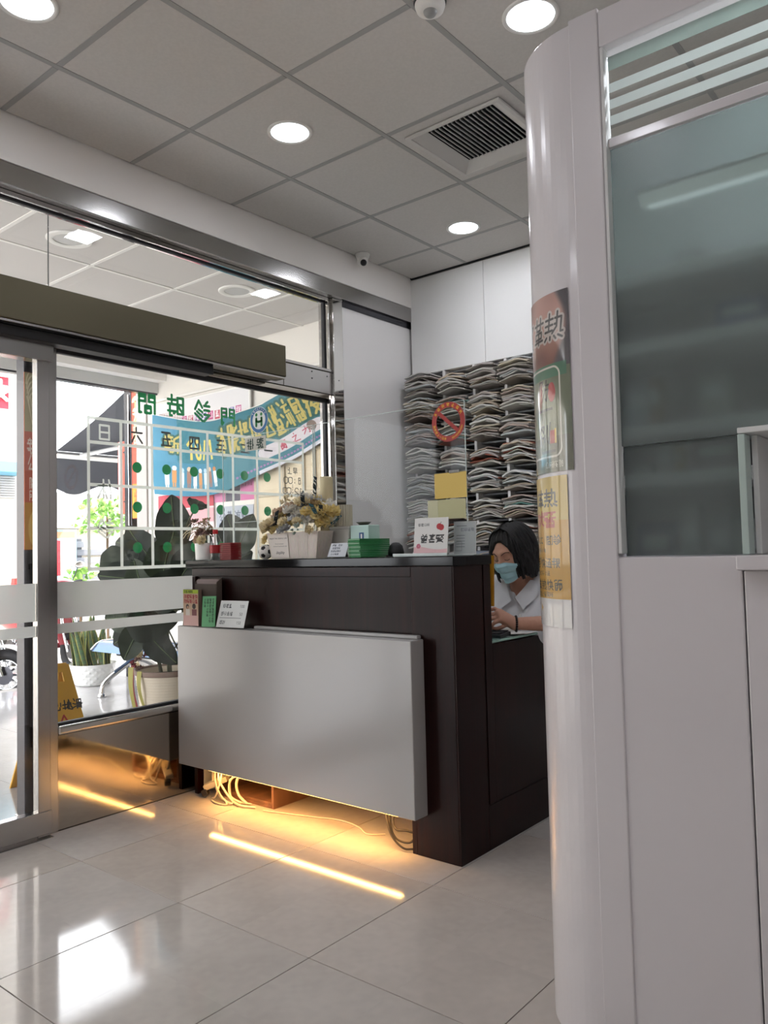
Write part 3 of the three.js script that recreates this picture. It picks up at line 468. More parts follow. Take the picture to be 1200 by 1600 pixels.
// dried flowers in a white pot
{
  const d = thing('dried_flower_pot', 'small white pot with dried grass and a pale rose at the left counter end', 'flower arrangement', [-0.448, CT, -0.4]);
  part(d, 'pot', lathe([[0, 0.001], [0.041, 0.001], [0.043, 0.004], [0.047, 0.084], [0.043, 0.085], [0.041, 0.08], [0, 0.078]], 28), M.white);
  const r = rng(31), rose = blossom(9, 0.03, 3, 0.8), small = spray(10, 0.026);
  part(d, 'flower', rose, FL.cream, [0.022, 0.098, 0.034], [0.9, 0, -0.3]); part(d, 'flower', rose, FL.rose, [-0.006, 0.14, 0.02], [0.5, 1, 0.1]); part(d, 'flower', rose, FL.brown, [0.045, 0.135, 0.0], [0.4, 2, -0.5]); part(d, 'flower', rose, FL.blush, [-0.035, 0.105, 0.02], [0.8, 0.4, 0.8]);
  for (let i = 0; i < 10; i++) part(d, 'seed_head', small, [FL.straw, FL.brown, FL.blush, FL.rose][i % 4], [(r() - 0.5) * 0.11, 0.09 + 0.1 * r(), (r() - 0.4) * 0.06], [r() - 0.5, r() * 6, r() - 0.5]);
  for (let i = 0; i < 22; i++) { const a = r() * 6.28, L = 0.05 + 0.06 * r(), q = 0.03 + 0.05 * r(), sx = Math.cos(a) - 0.35, sz = Math.sin(a) * 0.6; part(d, 'grass', tube([[0, 0.08, 0], [sx * q * 0.5, 0.08 + L, sz * q * 0.5], [sx * q * 1.3, 0.08 + L * 0.95, sz * q], [sx * q * 1.7, 0.08 + L * 0.5, sz * q * 1.2]], 0.0016, 12, 4), i % 3 ? FL.straw : FL.cream); }
}
// clear bottle with a red cap
{
  const b = thing('bottle', 'clear plastic bottle with a red cap and a wide red label', 'bottle', [-0.368, CT, -0.405]);
  const clear = phys({ color: 0xf0f2f2, transmission: 1, thickness: 0, roughness: 0.05, ior: 1.45 });
  part(b, 'body', lathe([[0, 0.001], [0.024, 0.001], [0.0275, 0.006], [0.0275, 0.085], [0.026, 0.1], [0.016, 0.12], [0.011, 0.125], [0.011, 0.134]], 28), clear);
  part(b, 'label', lathe([[0.0279, 0.034], [0.0281, 0.036], [0.0281, 0.072], [0.0279, 0.074]], 28), std(0xa01a1f, 0.5));
  part(b, 'cap', lathe([[0.012, 0.128], [0.0135, 0.129], [0.0135, 0.147], [0.012, 0.15], [0, 0.15]], 24), std(0xb3151b, 0.4)); part(b, 'water', lathe([[0, 0.003], [0.025, 0.004], [0.026, 0.05], [0, 0.05]], 24), clear);
}
// red woven box
{
  const b = thing('red_box', 'small red open-weave box beside the clear bottle', 'box', [-0.285, CT, -0.43]);
  const red = std(0x8f1418, 0.5), w = 0.078, h = 0.082, l = [];
  part(b, 'bottom', B(w, 0.004, w * 0.8, 0.001), red, [0, 0.0025, 0]);
  const side = (len) => { const q = []; for (let i = 0; i <= 9; i++) q.push(xf(B(0.003, h, 0.002, 0.0004), [-len / 2 + len * i / 9, h / 2, 0])); for (let i = 0; i <= 8; i++) q.push(xf(B(len, 0.004, 0.0024, 0.0004), [0, 0.004 + (h - 0.008) * i / 8, 0.0003])); return merge(q); };
  const A = side(w), C = side(w * 0.8); part(b, 'front', A, red, [0, 0.001, w * 0.4]); part(b, 'back', A, red, [0, 0.001, -w * 0.4]); part(b, 'side', C, red, [w / 2, 0.001, 0], [0, PI / 2, 0]); part(b, 'side', C, red, [-w / 2, 0.001, 0], [0, PI / 2, 0]);
  part(b, 'lining', B(w - 0.012, h - 0.012, w * 0.8 - 0.012, 0.002), std(0x1a0506, 0.9), [0, h / 2, 0]);
}
// football: white sphere with black pentagons raised a little
{
  const b = thing('football', 'small black and white toy football beside the flower box', 'ball', [0.005, CT + 0.034, -0.395], 0.4);
  const R = 0.034, ico = new THREE.IcosahedronGeometry(1, 0).attributes.position, dirs = []; for (let i = 0; i < ico.count; i++) { const v = V3(ico.getX(i), ico.getY(i), ico.getZ(i)); if (!dirs.some((d) => d.distanceTo(v) < 0.1)) dirs.push(v); }
  part(b, 'skin', new THREE.SphereGeometry(R, 32, 20), M.white);
  for (const d of dirs) { const g = sheet((u, v) => { const a = u * 2 * PI, s = Math.cos(PI / 5) / Math.cos(((a % (2 * PI / 5)) - PI / 5)), q = V3(Math.cos(a) * 0.36 * s * v, Math.sin(a) * 0.36 * s * v, 1).normalize().multiplyScalar(R * 1.006); return [q.x, q.y, q.z]; }, 20, 3); const m = part(b, 'pentagon', g, M.black); m.quaternion.setFromUnitVectors(V3(0, 0, 1), d); }
}
// candles and small boxes behind the flowers
{
  const wax = phys({ color: 0xcdbf98, roughness: 0.55 }), wax2 = phys({ color: 0xbdb6a2, roughness: 0.5 });
  const c = thing('pillar_candle', 'tall cream pillar candle rising behind the flower box', 'candle', [0.283, CT, -0.515]);
  part(c, 'wax', lathe([[0, 0.001], [0.03, 0.001], [0.03, 0.36], [0.026, 0.366], [0.022, 0.36], [0, 0.358]], 28), wax); part(c, 'wick', cyl(0.001, 0.001, 0.012, 6), M.black, [0, 0.364, 0]);
  const j = thing('ribbed_candle', 'short ribbed off-white candle standing on the white carton', 'candle', [0.39, CT + 0.137, -0.515]);
  part(j, 'wax', sheet((u, v) => { const a = u * 2 * PI, q = 0.034 + 0.0018 * Math.cos(a * 20); return [q * Math.cos(a), 0.001 + 0.094 * v, q * Math.sin(a)]; }, 120, 1), wax2); part(j, 'top', lathe([[0.034, 0.094], [0.03, 0.09], [0, 0.09]].reverse(), 24), wax2); part(j, 'wick', cyl(0.001, 0.001, 0.012, 6), M.black, [0, 0.095, 0]);
  const k = thing('white_carton', 'plain off-white carton behind the small slanted sign', 'carton', [0.39, CT, -0.515]);
  part(k, 'body', B(0.115, 0.135, 0.08, 0.003), std(0xb9b6ae, 0.7), [0, 0.0685, 0]); part(k, 'lid_seam', B(0.1155, 0.002, 0.0805, 0.0005), std(0x8a8880, 0.8), [0, 0.125, 0]);
  const m = thing('mint_carton', 'pale mint carton with a small blue label behind the green booklets', 'carton', [0.503, CT, -0.52]);
  part(m, 'body', B(0.104, 0.137, 0.075, 0.003), std(0xb9d3cc, 0.6), [0, 0.0695, 0]); part(m, 'label', B(0.026, 0.032, 0.001, 0.0003), std(0x1f4f80, 0.5), [0.012, 0.09, 0.038]); part(m, 'label_stripe', B(0.008, 0.02, 0.0012, 0.0003), M.white, [0.012, 0.09, 0.0385]);
  const d = thing('dark_dish', 'small dark dish lying on the mint carton', 'dish', [0.497, CT + 0.138, -0.52]); part(d, 'bowl', lathe([[0, 0.0015], [0.018, 0.001], [0.034, 0.014], [0.032, 0.014], [0.017, 0.004], [0, 0.004]], 24), std(0x5a564a, 0.4)); part(d, 'contents', lathe([[0.03, 0.0115], [0, 0.013]].reverse(), 18), std(0x77725f, 0.8));
  const s = thing('slanted_sign', 'small slanted white sign with several lines of text beside the flower box', 'sign', [0.482, CT, -0.37], 0.08);
  const sm = printed(192, 128, (x) => { x.fillStyle = '#c3c6cb'; x.fillRect(0, 0, 192, 128); for (let i = 0; i < 4; i++) pen(x, ['就醫請問診', '掛號防疫', '快篩通報所', '小心地滑'][i], 20 + (i % 2) * 8, 10 + i * 28, 20, { color: '#343a44', lw: 0.1 }); });
  part(s, 'plate', B(0.096, 0.066, 0.003, 0.0008), std(0xa9adb3, 0.5), [0, 0.033, 0], [-0.5, 0, 0]); face(s, 'print', 0.094, 0.064, sm, [0, 0.034, 0.0016], [-0.5, 0, 0]); part(s, 'prop', B(0.05, 0.05, 0.003, 0.0008), M.dark, [0, 0.027, -0.026], [0.35, 0, 0]);
}
// green booklets, every one on its own
{
  const r = rng(91), gs = [0x2f8a4c, 0x2a7d45, 0x348f52].map((c) => std(c, 0.6)), pg = std(0x9fc7a4, 0.8);
  const ord = ['bottom', 'second from bottom', 'third from bottom', 'fourth from bottom', 'fifth from bottom', 'fifth from top', 'fourth from top', 'third from top', 'second from top', 'topmost'];
  for (let i = 0; i < 10; i++) {
    const b = thing('green_booklet', `green booklet in the stack on the counter, ${ord[i]} of the pile`, 'booklet', [0.577 + (r() - 0.5) * 0.004, CT + 0.0005 + i * 0.0078, -0.458 + (r() - 0.5) * 0.006], (r() - 0.5) * 0.02, 'green booklets stacked on the counter');
    part(b, 'cover', B(0.066, 0.0012, 0.196, 0.0004), gs[i % 3], [0, 0.0066, 0]); part(b, 'cover', B(0.066, 0.0012, 0.196, 0.0004), gs[i % 3], [0, 0.001, 0]); part(b, 'spine', B(0.0015, 0.0068, 0.196, 0.0005), gs[(i + 1) % 3], [0.0328, 0.0038, 0]); part(b, 'pages', B(0.062, 0.0044, 0.19, 0.0004), i % 2 ? pg : gs[0], [-0.001, 0.0038, 0]);
  }
  const k = thing('black_tape_dispenser', 'black rounded desk dispenser behind the green booklets', 'dispenser', [0.66, CT, -0.535]); part(k, 'shell', lathe([[0, 0.001], [0.034, 0.001], [0.034, 0.02], [0.028, 0.045], [0.014, 0.058], [0, 0.06]], 28), M.black); part(k, 'base', B(0.072, 0.006, 0.05, 0.002), M.dark, [0, 0.0035, 0]);
}
// name card and clear document holder
{
  const n = thing('name_card', 'square white name card with brush lettering, a red apple and a pink flower', 'card', [0.905, CT, -0.45], 0.12);
  const nm = printed(320, 320, (c) => { c.fillStyle = '#d2d0cc'; c.fillRect(0, 0, 320, 320); c.fillStyle = '#cfa9ab'; c.beginPath(); c.moveTo(0, 250); c.bezierCurveTo(80, 220, 160, 290, 320, 262); c.lineTo(320, 320); c.lineTo(0, 320); c.fill();
    pen(c, '掛號公所', 34, 44, 26, { color: '#333', lw: 0.1 }); pen(c, '曾嘉賢', 62, 140, 72, { color: '#1f1d1d', lw: 0.11, slant: 0.12, gap: 1.05 });
    c.fillStyle = '#a5202c'; c.beginPath(); c.arc(238, 74, 26, 0, 7); c.arc(258, 82, 26, 0, 7); c.fill(); c.strokeStyle = '#4a2420'; c.lineWidth = 4; c.beginPath(); c.moveTo(248, 52); c.lineTo(256, 36); c.stroke(); c.fillStyle = '#b25a6c'; for (let i = 0; i < 6; i++) { c.beginPath(); c.arc(46 + 12 * Math.cos(i), 238 + 12 * Math.sin(i), 10, 0, 7); c.fill(); } });
  part(n, 'board', B(0.152, 0.152, 0.004, 0.001), M.white, [0, 0.076, 0], [-0.14, 0, 0]); face(n, 'print', 0.15, 0.15, nm, [0, 0.0763, 0.0022], [-0.14, 0, 0]); part(n, 'foot', B(0.15, 0.004, 0.06, 0.001), M.acrylicEdge, [0, 0.0025, -0.01]);
  const d = thing('document_holder', 'clear upright document holder with printed sheets beside the name card', 'document holder', [1.03, CT, -0.5], 0.1);
  const dm = printed(128, 160, (c) => { c.fillStyle = '#9da0a0'; c.fillRect(0, 0, 128, 160); c.fillStyle = '#54585c'; c.fillRect(14, 18, 60, 4); pen(c, '問診通報', 40, 30, 18, { color: '#4a4e52', lw: 0.09 }); for (let i = 0; i < 5; i++) c.fillRect(14, 66 + i * 14, 50, 3); c.strokeStyle = '#54585c'; c.strokeRect(10, 100, 36, 44); });
  part(d, 'sheet_of_paper', B(0.098, 0.128, 0.0015, 0.0003), M.paper, [0, 0.068, -0.004], [-0.08, 0, 0]); face(d, 'print', 0.096, 0.126, dm, [0, 0.0682, -0.0027], [-0.08, 0, 0]); part(d, 'front_sleeve', B(0.104, 0.136, 0.002, 0.0005), M.acrylic, [0, 0.0695, 0.004], [-0.08, 0, 0]); part(d, 'foot', B(0.104, 0.004, 0.05, 0.001), M.acrylicEdge, [0, 0.0025, 0]);
  const t = thing('clear_tray', 'flat clear acrylic tray on the counter by the name card', 'tray', [0.83, CT, -0.42]); part(t, 'base', B(0.26, 0.004, 0.1, 0.001), M.acrylicEdge, [0.09, 0.0025, 0.02]); part(t, 'lip', B(0.26, 0.01, 0.003, 0.0006), M.acrylicEdge, [0.09, 0.0075, 0.0695]);
  const y = thing('yellow_folder', 'yellow folder edge hanging behind the right end of the counter top', 'folder', [1.078, 1.02, -0.602]); part(y, 'cover', B(0.03, 0.2, 0.002, 0.0005), std(0xc28a1c, 0.6), [0, 0.0, 0], [0, 0, -0.03]); part(y, 'back_cover', B(0.03, 0.2, 0.002, 0.0005), std(0xa87614, 0.6), [0, 0.0, -0.005], [0, 0, -0.03]);
}
// ================================================================ RECORD SHELVES AND CABINETS ON THE BACK WALL
const ZF = -2.17;                                          // their front plane
const COLX = [-0.452, -0.21, 0.022, 0.254, 0.486, 0.718, 0.95];
{
  const c = thing('record_shelf', 'white wall shelf of open cubbies crammed with patient records', 'shelf');
  COLX.forEach((x, i) => BB(c, 'divider', [x, 0.72, -2.58], [x + 0.02, 2.324, ZF - 0.002], M.cabinet, 0.002));
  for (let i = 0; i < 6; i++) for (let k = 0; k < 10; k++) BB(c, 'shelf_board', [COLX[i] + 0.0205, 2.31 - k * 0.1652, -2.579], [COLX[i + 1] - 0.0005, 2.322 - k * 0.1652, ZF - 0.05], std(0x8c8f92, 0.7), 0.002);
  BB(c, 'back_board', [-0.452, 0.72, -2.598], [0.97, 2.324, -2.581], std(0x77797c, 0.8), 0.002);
  const b = thing('base_cabinet', 'white base cabinet below the record shelf', 'cabinet');
  BB(b, 'body', [-0.452, 0.02, -2.58], [0.97, 0.7195, ZF - 0.02], M.cabinet, 0.003); BB(b, 'plinth', [-0.45, 0, -2.57], [0.96, 0.0195, ZF - 0.05], M.dark, 0.002);
  for (let k = 0; k < 3; k++) { const d = BB(b, 'door', [-0.45 + k * 0.474, 0.03, ZF - 0.0195], [0.018 + k * 0.474, 0.715, ZF - 0.001], M.cabinet, 0.003); part(d, 'handle', B(0.1, 0.012, 0.014, 0.003), M.chrome, [0, 0.28, 0.0165]); }
  const ux = [-0.458, 0.1255, 0.709, 1.292];
  for (let k = 0; k < 3; k++) {
    const u = thing('wall_cabinet', ['tall white overhead cabinet with a flat door, left one by the corner', 'tall white overhead cabinet with a flat door, beside the rounded pillar', 'white overhead cabinet hidden behind the rounded pillar'][k], 'cabinet', [0, 0, 0], 0, 'overhead cabinets');
    BB(u, 'carcass', [ux[k] + 0.001, 2.326, -2.598], [ux[k + 1] - 0.001, 2.978, ZF - 0.0195], M.cabinet, 0.002); BB(u, 'door', [ux[k] + 0.0015, 2.324, ZF - 0.019], [ux[k + 1] - 0.0015, 2.977, ZF], M.cabinet, 0.002);
  }
}
// bundles of folded records: every bundle a thing, every folder in it a part
{
  const W = 0.205, sheets = [];
  for (let v = 0; v < 16; v++) {
    const r = rng(300 + v), t = 0.006 + 0.007 * r(), arch = 0.008 + 0.026 * r(), skew = (r() - 0.5) * 0.02, peak = 0.35 + 0.3 * r(), ph = r() * 6;
    const prof = (u) => { const a = u < peak ? u / peak : (1 - u) / (1 - peak); return arch * Math.pow(a, v % 2 ? 1 : 0.75) + 0.0025 * Math.sin(u * 9 + ph) + skew * (u - 0.5); };
    const D = 0.3, N = 9, mk = (y) => sheet((u, q) => [(u - 0.5) * W, prof(u) + y * (1 - 0.25 * Math.abs(Math.sin(u * 7 + ph))), 0.5 * D - q * D], N, 2);
    const top = mk(t), bot = mk(0), front = sheet((u, q) => [(u - 0.5) * W, prof(u) + q * t * (1 - 0.25 * Math.abs(Math.sin(u * 7 + ph))), 0.5 * D + 0.003 * Math.sin(q * PI)], N, 2);
    const sd = (s) => sheet((u, q) => [s * W / 2, prof(s > 0 ? 1 : 0) + q * t * (1 - 0.25 * Math.abs(Math.sin((s > 0 ? 7 : 0) + ph))), (0.5 - u) * D], 1, 1);
    sheets.push(merge([top, bot, front, sd(1), sd(-1)]));
  }
  const cols = [0xcfcbc2, 0xbab4a8, 0xd6d4cf, 0xa49a8c, 0xc2b49a, 0xb9b7b6, 0x9b8f88, 0xd9d8d4, 0xb8a488, 0xaeb3b4, 0xa88f80, 0xc9c4bb, 0x8f857c].map((c) => std(new THREE.Color(c).lerp(new THREE.Color(1, 1, 1), 0.16), 0.85, { side: THREE.DoubleSide })), odd = [std(0x6f9a94, 0.8, { side: THREE.DoubleSide }), std(0x9a5a48, 0.8, { side: THREE.DoubleSide })];
  const cn = ['first', 'second', 'third', 'fourth', 'fifth'], rn = ['top', 'second', 'third', 'fourth', 'fifth', 'sixth', 'seventh', 'eighth'];
  for (let i = 0; i < 4; i++) for (let k = 0; k < 8; k++) {
    const r = rng(1000 + i * 31 + k * 7), full = i === 0 ? 0.155 : [0.152, 0.13, 0.146, 0.126, 0.15, 0.134, 0.146, 0.152][(k * 3 + i * 5) % 8], y0 = 2.322 - (k + 1) * 0.1652 + 0.0005, cx = (COLX[i] + 0.02 + COLX[i + 1]) / 2, out = i === 0 ? 0.07 : 0.035;
    const b = thing('record_bundle', `bundle of folded patient records in the ${cn[i]} cubby column, ${rn[k]} row of the shelf`, 'record bundle', [cx, y0, ZF - 0.11], 0, 'bundles of patient records');
    let y = 0; const pale = i === 0 && k > 2 ? [0, 2, 5, 7, 9, 11] : null;
    while (y < full - 0.03) {
      const v = Math.floor(r() * 16), th = 0.0075 + 0.005 * r(), m = r() < 0.035 ? odd[Math.floor(r() * 2)] : cols[pale ? pale[Math.floor(r() * 6)] : Math.floor(r() * cols.length)];
      const s = part(b, 'folder', sheets[v], m, [(r() - 0.5) * (i === 0 ? 0.022 : 0.012) - (i === 0 ? 0.006 : 0), y, (r() - 0.3) * 0.05 + out], [(r() - 0.5) * 0.05, (r() - 0.5) * 0.13, (r() - 0.5) * 0.07]);
      s.scale.y = 0.8 + 0.35 * r(); y += th;
    }
  }
  // ledgers at the foot of the third column
  const navy = std(0x23324f, 0.7), gry = std(0x8d95a3, 0.8);
  for (let k = 0; k < 5; k++) { const l = thing('blue_ledger', `dark blue ledger in the pile beside the document holder, ${['bottom', 'second from bottom', 'middle', 'second from top', 'topmost'][k]}`, 'ledger', [0.125 + (k % 2) * 0.004, 1.0012 + k * 0.0272, -2.2], 0.02 * (k % 3 - 1), 'blue ledgers in the shelf'); part(l, 'cover', B(0.2, 0.025, 0.24, 0.002), navy, [0, 0.0135, 0]); part(l, 'pages', B(0.19, 0.018, 0.236, 0.002), gry, [0, 0.0135, 0.0035]); }
}
// ================================================================ PHARMACY BOOTH WITH A ROUNDED CORNER
const PZ = 0.376, PX = 1.746, PR = 0.2, PT = 2.392;        // front plane, left face, corner radius, top
{
  const w = struct('wall_pharmacy');
  const pl = [[PX, -1.4], [PX, PZ - PR]]; for (let i = 1; i <= 20; i++) { const a = PI - i / 20 * PI / 2; pl.push([PX + PR + PR * Math.cos(a), PZ - PR + PR * Math.sin(a)]); }
  const inner = []; for (let i = 20; i >= 0; i--) { const a = PI - i / 20 * PI / 2; inner.push([PX + PR + (PR - 0.03) * Math.cos(a), PZ - PR + (PR - 0.03) * Math.sin(a)]); } inner.push([PX + 0.03, -1.4]);
  const g = new THREE.ExtrudeGeometry(new THREE.Shape([...pl, ...inner].map(([x, z]) => new THREE.Vector2(x, z))), { depth: PT - 0.004, bevelEnabled: true, bevelSize: 0.0015, bevelThickness: 0.002, bevelSegments: 1, curveSegments: 4 });
  g.rotateX(PI / 2); part(w, 'rounded_corner', toSmooth(g), M.pvc, [0, PT - 0.002, 0]);
  BB(w, 'mullion', [1.9465, 0, PZ - 0.05], [2.021, PT + 0.01, PZ + 0.004], M.pvc, 0.004);
  BB(w, 'glass_bead', [2.0212, 1.128, PZ - 0.03], [2.03, 2.305, PZ + 0.001], M.whiteMatt, 0.002);
  BB(w, 'header', [2.0215, 2.305, PZ - 0.05], [X1, PT, PZ + 0.004], M.pvc, 0.003);
  BB(w, 'front_panel', [2.0035, 0.096, PZ - 0.03], [2.283, 1.121, PZ], M.pvc, 0.004);
  BB(w, 'front_panel', [2.2855, 0.096, PZ - 0.03], [3.2, 1.09, PZ], M.pvc, 0.004);
  BB(w, 'front_panel', [3.203, 0.096, PZ - 0.03], [X1, 1.09, PZ], M.pvc, 0.004);
  BB(w, 'plinth', [1.96, 0, PZ - 0.07], [X1, 0.095, PZ - 0.04], M.whiteMatt, 0.002);
  BB(w, 'corner_foot', [1.95, 0.0, PZ - 0.06], [1.9575, 0.05, PZ + 0.001], M.whiteMatt, 0.001);
  BB(w, 'ledge', [2.2845, 1.0915, PZ - 0.3], [X1, 1.122, PZ + 0.05], M.pvc, 0.004);
  BB(w, 'sill', [2.0035, 1.0925, PZ - 0.3], [2.284, 1.1215, PZ - 0.031], M.pvc, 0.003);
  BB(w, 'transom_bar', [2.03, 2.068, PZ - 0.03], [X1, 2.09, PZ - 0.012], M.pvc, 0.002);
  BB(w, 'hatch_frame', [2.284, 1.1225, PZ - 0.045], [2.2985, 1.371, PZ - 0.004], phys({ color: 0xb4c4be, roughness: 0.3 }), 0.002);
  BB(w, 'hatch_side', [2.3, 1.1225, PZ - 0.32], [2.312, 1.371, PZ - 0.046], M.whiteMatt, 0.002);
  BB(w, 'hatch_back', [2.3125, 1.1225, PZ - 0.332], [3.0, 1.5, PZ - 0.32], M.whiteMatt, 0.002);
  BB(w, 'hatch_head', [2.2845, 1.3715, PZ - 0.32], [3.0, 1.384, PZ - 0.002], M.whiteMatt, 0.002);
  BB(w, 'back_wall', [PX + 0.031, 0, -1.42], [X1, 2.7, -1.38], M.wall, 0.002); 
  // glass: clear with frosted bars above, frosted below
  const gl = struct('window_3');
  const frostGlass = phys({ color: 0xb2bab8, transmission: 0.78, thickness: 0.005, roughness: 0.24, ior: 1.3, attenuationColor: new THREE.Color(0xb4c6c2), attenuationDistance: 0.012 });
  BB(gl, 'upper_pane', [2.0305, 2.09, PZ - 0.024], [X1, 2.304, PZ - 0.018], M.glass, 0.0004);
  for (let k = 0; k < 3; k++) BB(gl, 'frosted_bar', [2.034, 2.199 - k * 0.0385, PZ - 0.0177], [X1, 2.221 - k * 0.0385, PZ - 0.0171], phys({ color: 0xe6ecea, transmission: 0.4, thickness: 0, roughness: 0.9 }), 0.0001);
  BB(gl, 'frosted_bar', [2.034, 2.252, PZ - 0.0177], [X1, 2.285, PZ - 0.0171], phys({ color: 0xb6c0bb, transmission: 0.7, thickness: 0, roughness: 0.8 }), 0.0001);
  BB(gl, 'middle_pane', [2.0305, 1.3725, PZ - 0.026], [X1, 2.066, PZ - 0.02], frostGlass, 0.0006);
  BB(gl, 'lower_pane', [2.0305, 1.123, PZ - 0.036], [2.283, 1.3715, PZ - 0.03], frostGlass, 0.0006);
}
function toSmooth(g) { return g; }
// medicine shelves behind the frosted glass
{
  const s = thing('medicine_shelf', 'white medicine shelves blurred behind the frosted pharmacy glass', 'shelf', [0, 0, 0]);
  const hs = [1.84, 1.66, 1.44, 1.315, 1.06];
  hs.forEach((y) => BB(s, 'shelf_board', [1.79, y - 0.02, -0.16], [3.4, y + 0.014, 0.1], M.white, 0.003));
  BB(s, 'back', [1.79, 0.5, -0.19], [3.4, 2.38, -0.17], std(0xa7a9a8, 0.7), 0.002); BB(s, 'side', [1.779, 0.5, -0.19], [1.789, 2.25, 0.1], M.white, 0.002);
  const bar = thing('shelf_light', 'white linear light housing hanging behind the frosted pharmacy glass', 'light housing', [0, 0, 0]); BB(bar, 'housing', [2.06, 1.979, 0.235], [3.2, 1.988, 0.275], M.white, 0.004); BB(bar, 'diffuser', [2.062, 1.95, 0.236], [3.198, 1.9785, 0.274], lampMat(0xf4f7f6, 0.9), 0.003); { const a = new THREE.RectAreaLight(0xf4f8ff, 0.9, 1.1, 0.03); a.position.set(2.63, 1.947, 0.255); a.rotation.x = -PI / 2; a.name = 'shelf_lamp'; scene.add(a); } BB(bar, 'bracket', [2.4, 1.985, 0.25], [2.42, 2.05, 0.262], M.white, 0.002);
  const r = rng(8), items = [];
  const add = (x, y, w, h, d, c, word) => { const b = thing('medicine_box', word, 'carton', [x, y, 0.03], 0, 'goods behind the pharmacy glass'); part(b, 'body', B(w, h, d, 0.003), std(c, 0.7), [0, h / 2 + 0.0005, 0]); part(b, 'label', B(w * 0.7, h * 0.3, 0.001, 0.0003), std(0xcfd2d0, 0.7), [0, h * 0.6, d / 2 + 0.0008]); };
  add(1.99, 1.074, 0.1, 0.13, 0.06, 0x27345a, 'dark blue carton at the left of the lowest pharmacy shelf'); add(2.075, 1.074, 0.05, 0.17, 0.05, 0xb9bdb6, 'tall pale carton beside the dark blue one on the lowest pharmacy shelf');
  add(2.15, 1.074, 0.055, 0.14, 0.05, 0xa5aaa6, 'grey carton in the middle of the lowest pharmacy shelf'); add(2.215, 1.074, 0.06, 0.13, 0.05, 0xc3c7c0, 'pale square carton beside the hatch on the lowest pharmacy shelf'); add(2.145, 1.074, 0.075, 0.026, 0.03, 0x27406b, 'flat dark blue pack before the grey carton on the lowest pharmacy shelf');
  add(1.96, 1.329, 0.05, 0.03, 0.05, 0xb7bcae, 'small pale pack on the second lowest pharmacy shelf'); add(2.02, 1.329, 0.045, 0.075, 0.05, 0xbfc0ba, 'pale pack with a yellow neighbour on the second lowest pharmacy shelf'); add(2.055, 1.329, 0.016, 0.07, 0.05, 0xb9a12e, 'narrow yellow pack on the second lowest pharmacy shelf'); add(2.15, 1.329, 0.12, 0.08, 0.05, 0x7d6f6c, 'wide brownish pack on the second lowest pharmacy shelf');
  add(1.955, 1.454, 0.06, 0.12, 0.05, 0xaab2b4, 'pale carton at the left of the middle pharmacy shelf'); add(2.0, 1.454, 0.03, 0.13, 0.05, 0x8f7a55, 'tan carton on the middle pharmacy shelf'); add(2.15, 1.454, 0.07, 0.12, 0.05, 0xaeb2a6, 'cream carton on the middle pharmacy shelf'); add(2.22, 1.674, 0.12, 0.07, 0.05, 0x4c5f86, 'blue carton on the second highest pharmacy shelf'); add(2.1, 1.854, 0.05, 0.04, 0.05, 0x6c6a64, 'dark pack on the highest pharmacy shelf');
}
// pharmacy ceiling light, so the booth is lit as its own room
{
  const l = thing('pharmacy_light', 'flat white panel light over the pharmacy booth', 'light', [2.9, 2.5, 0.12]); part(l, 'frame', B(1.6, 0.03, 0.2, 0.003), M.white, [0, 0.017, 0]); part(l, 'diffuser', B(1.56, 0.004, 0.16, 0.001), lampMat(0xf2f6ff, 4));
  part(l, 'cord', cyl(0.004, 0.004, 0.46, 8), M.white, [-0.5, 0.262, 0]); part(l, 'cord', cyl(0.004, 0.004, 0.46, 8), M.white, [0.5, 0.262, 0]);
  const a = new THREE.RectAreaLight(0xf2f6ff, 24, 1.56, 0.16); a.position.set(2.9, 2.492, 0.12); a.rotation.x = -PI / 2; a.name = 'pharmacy_lamp'; scene.add(a);
}
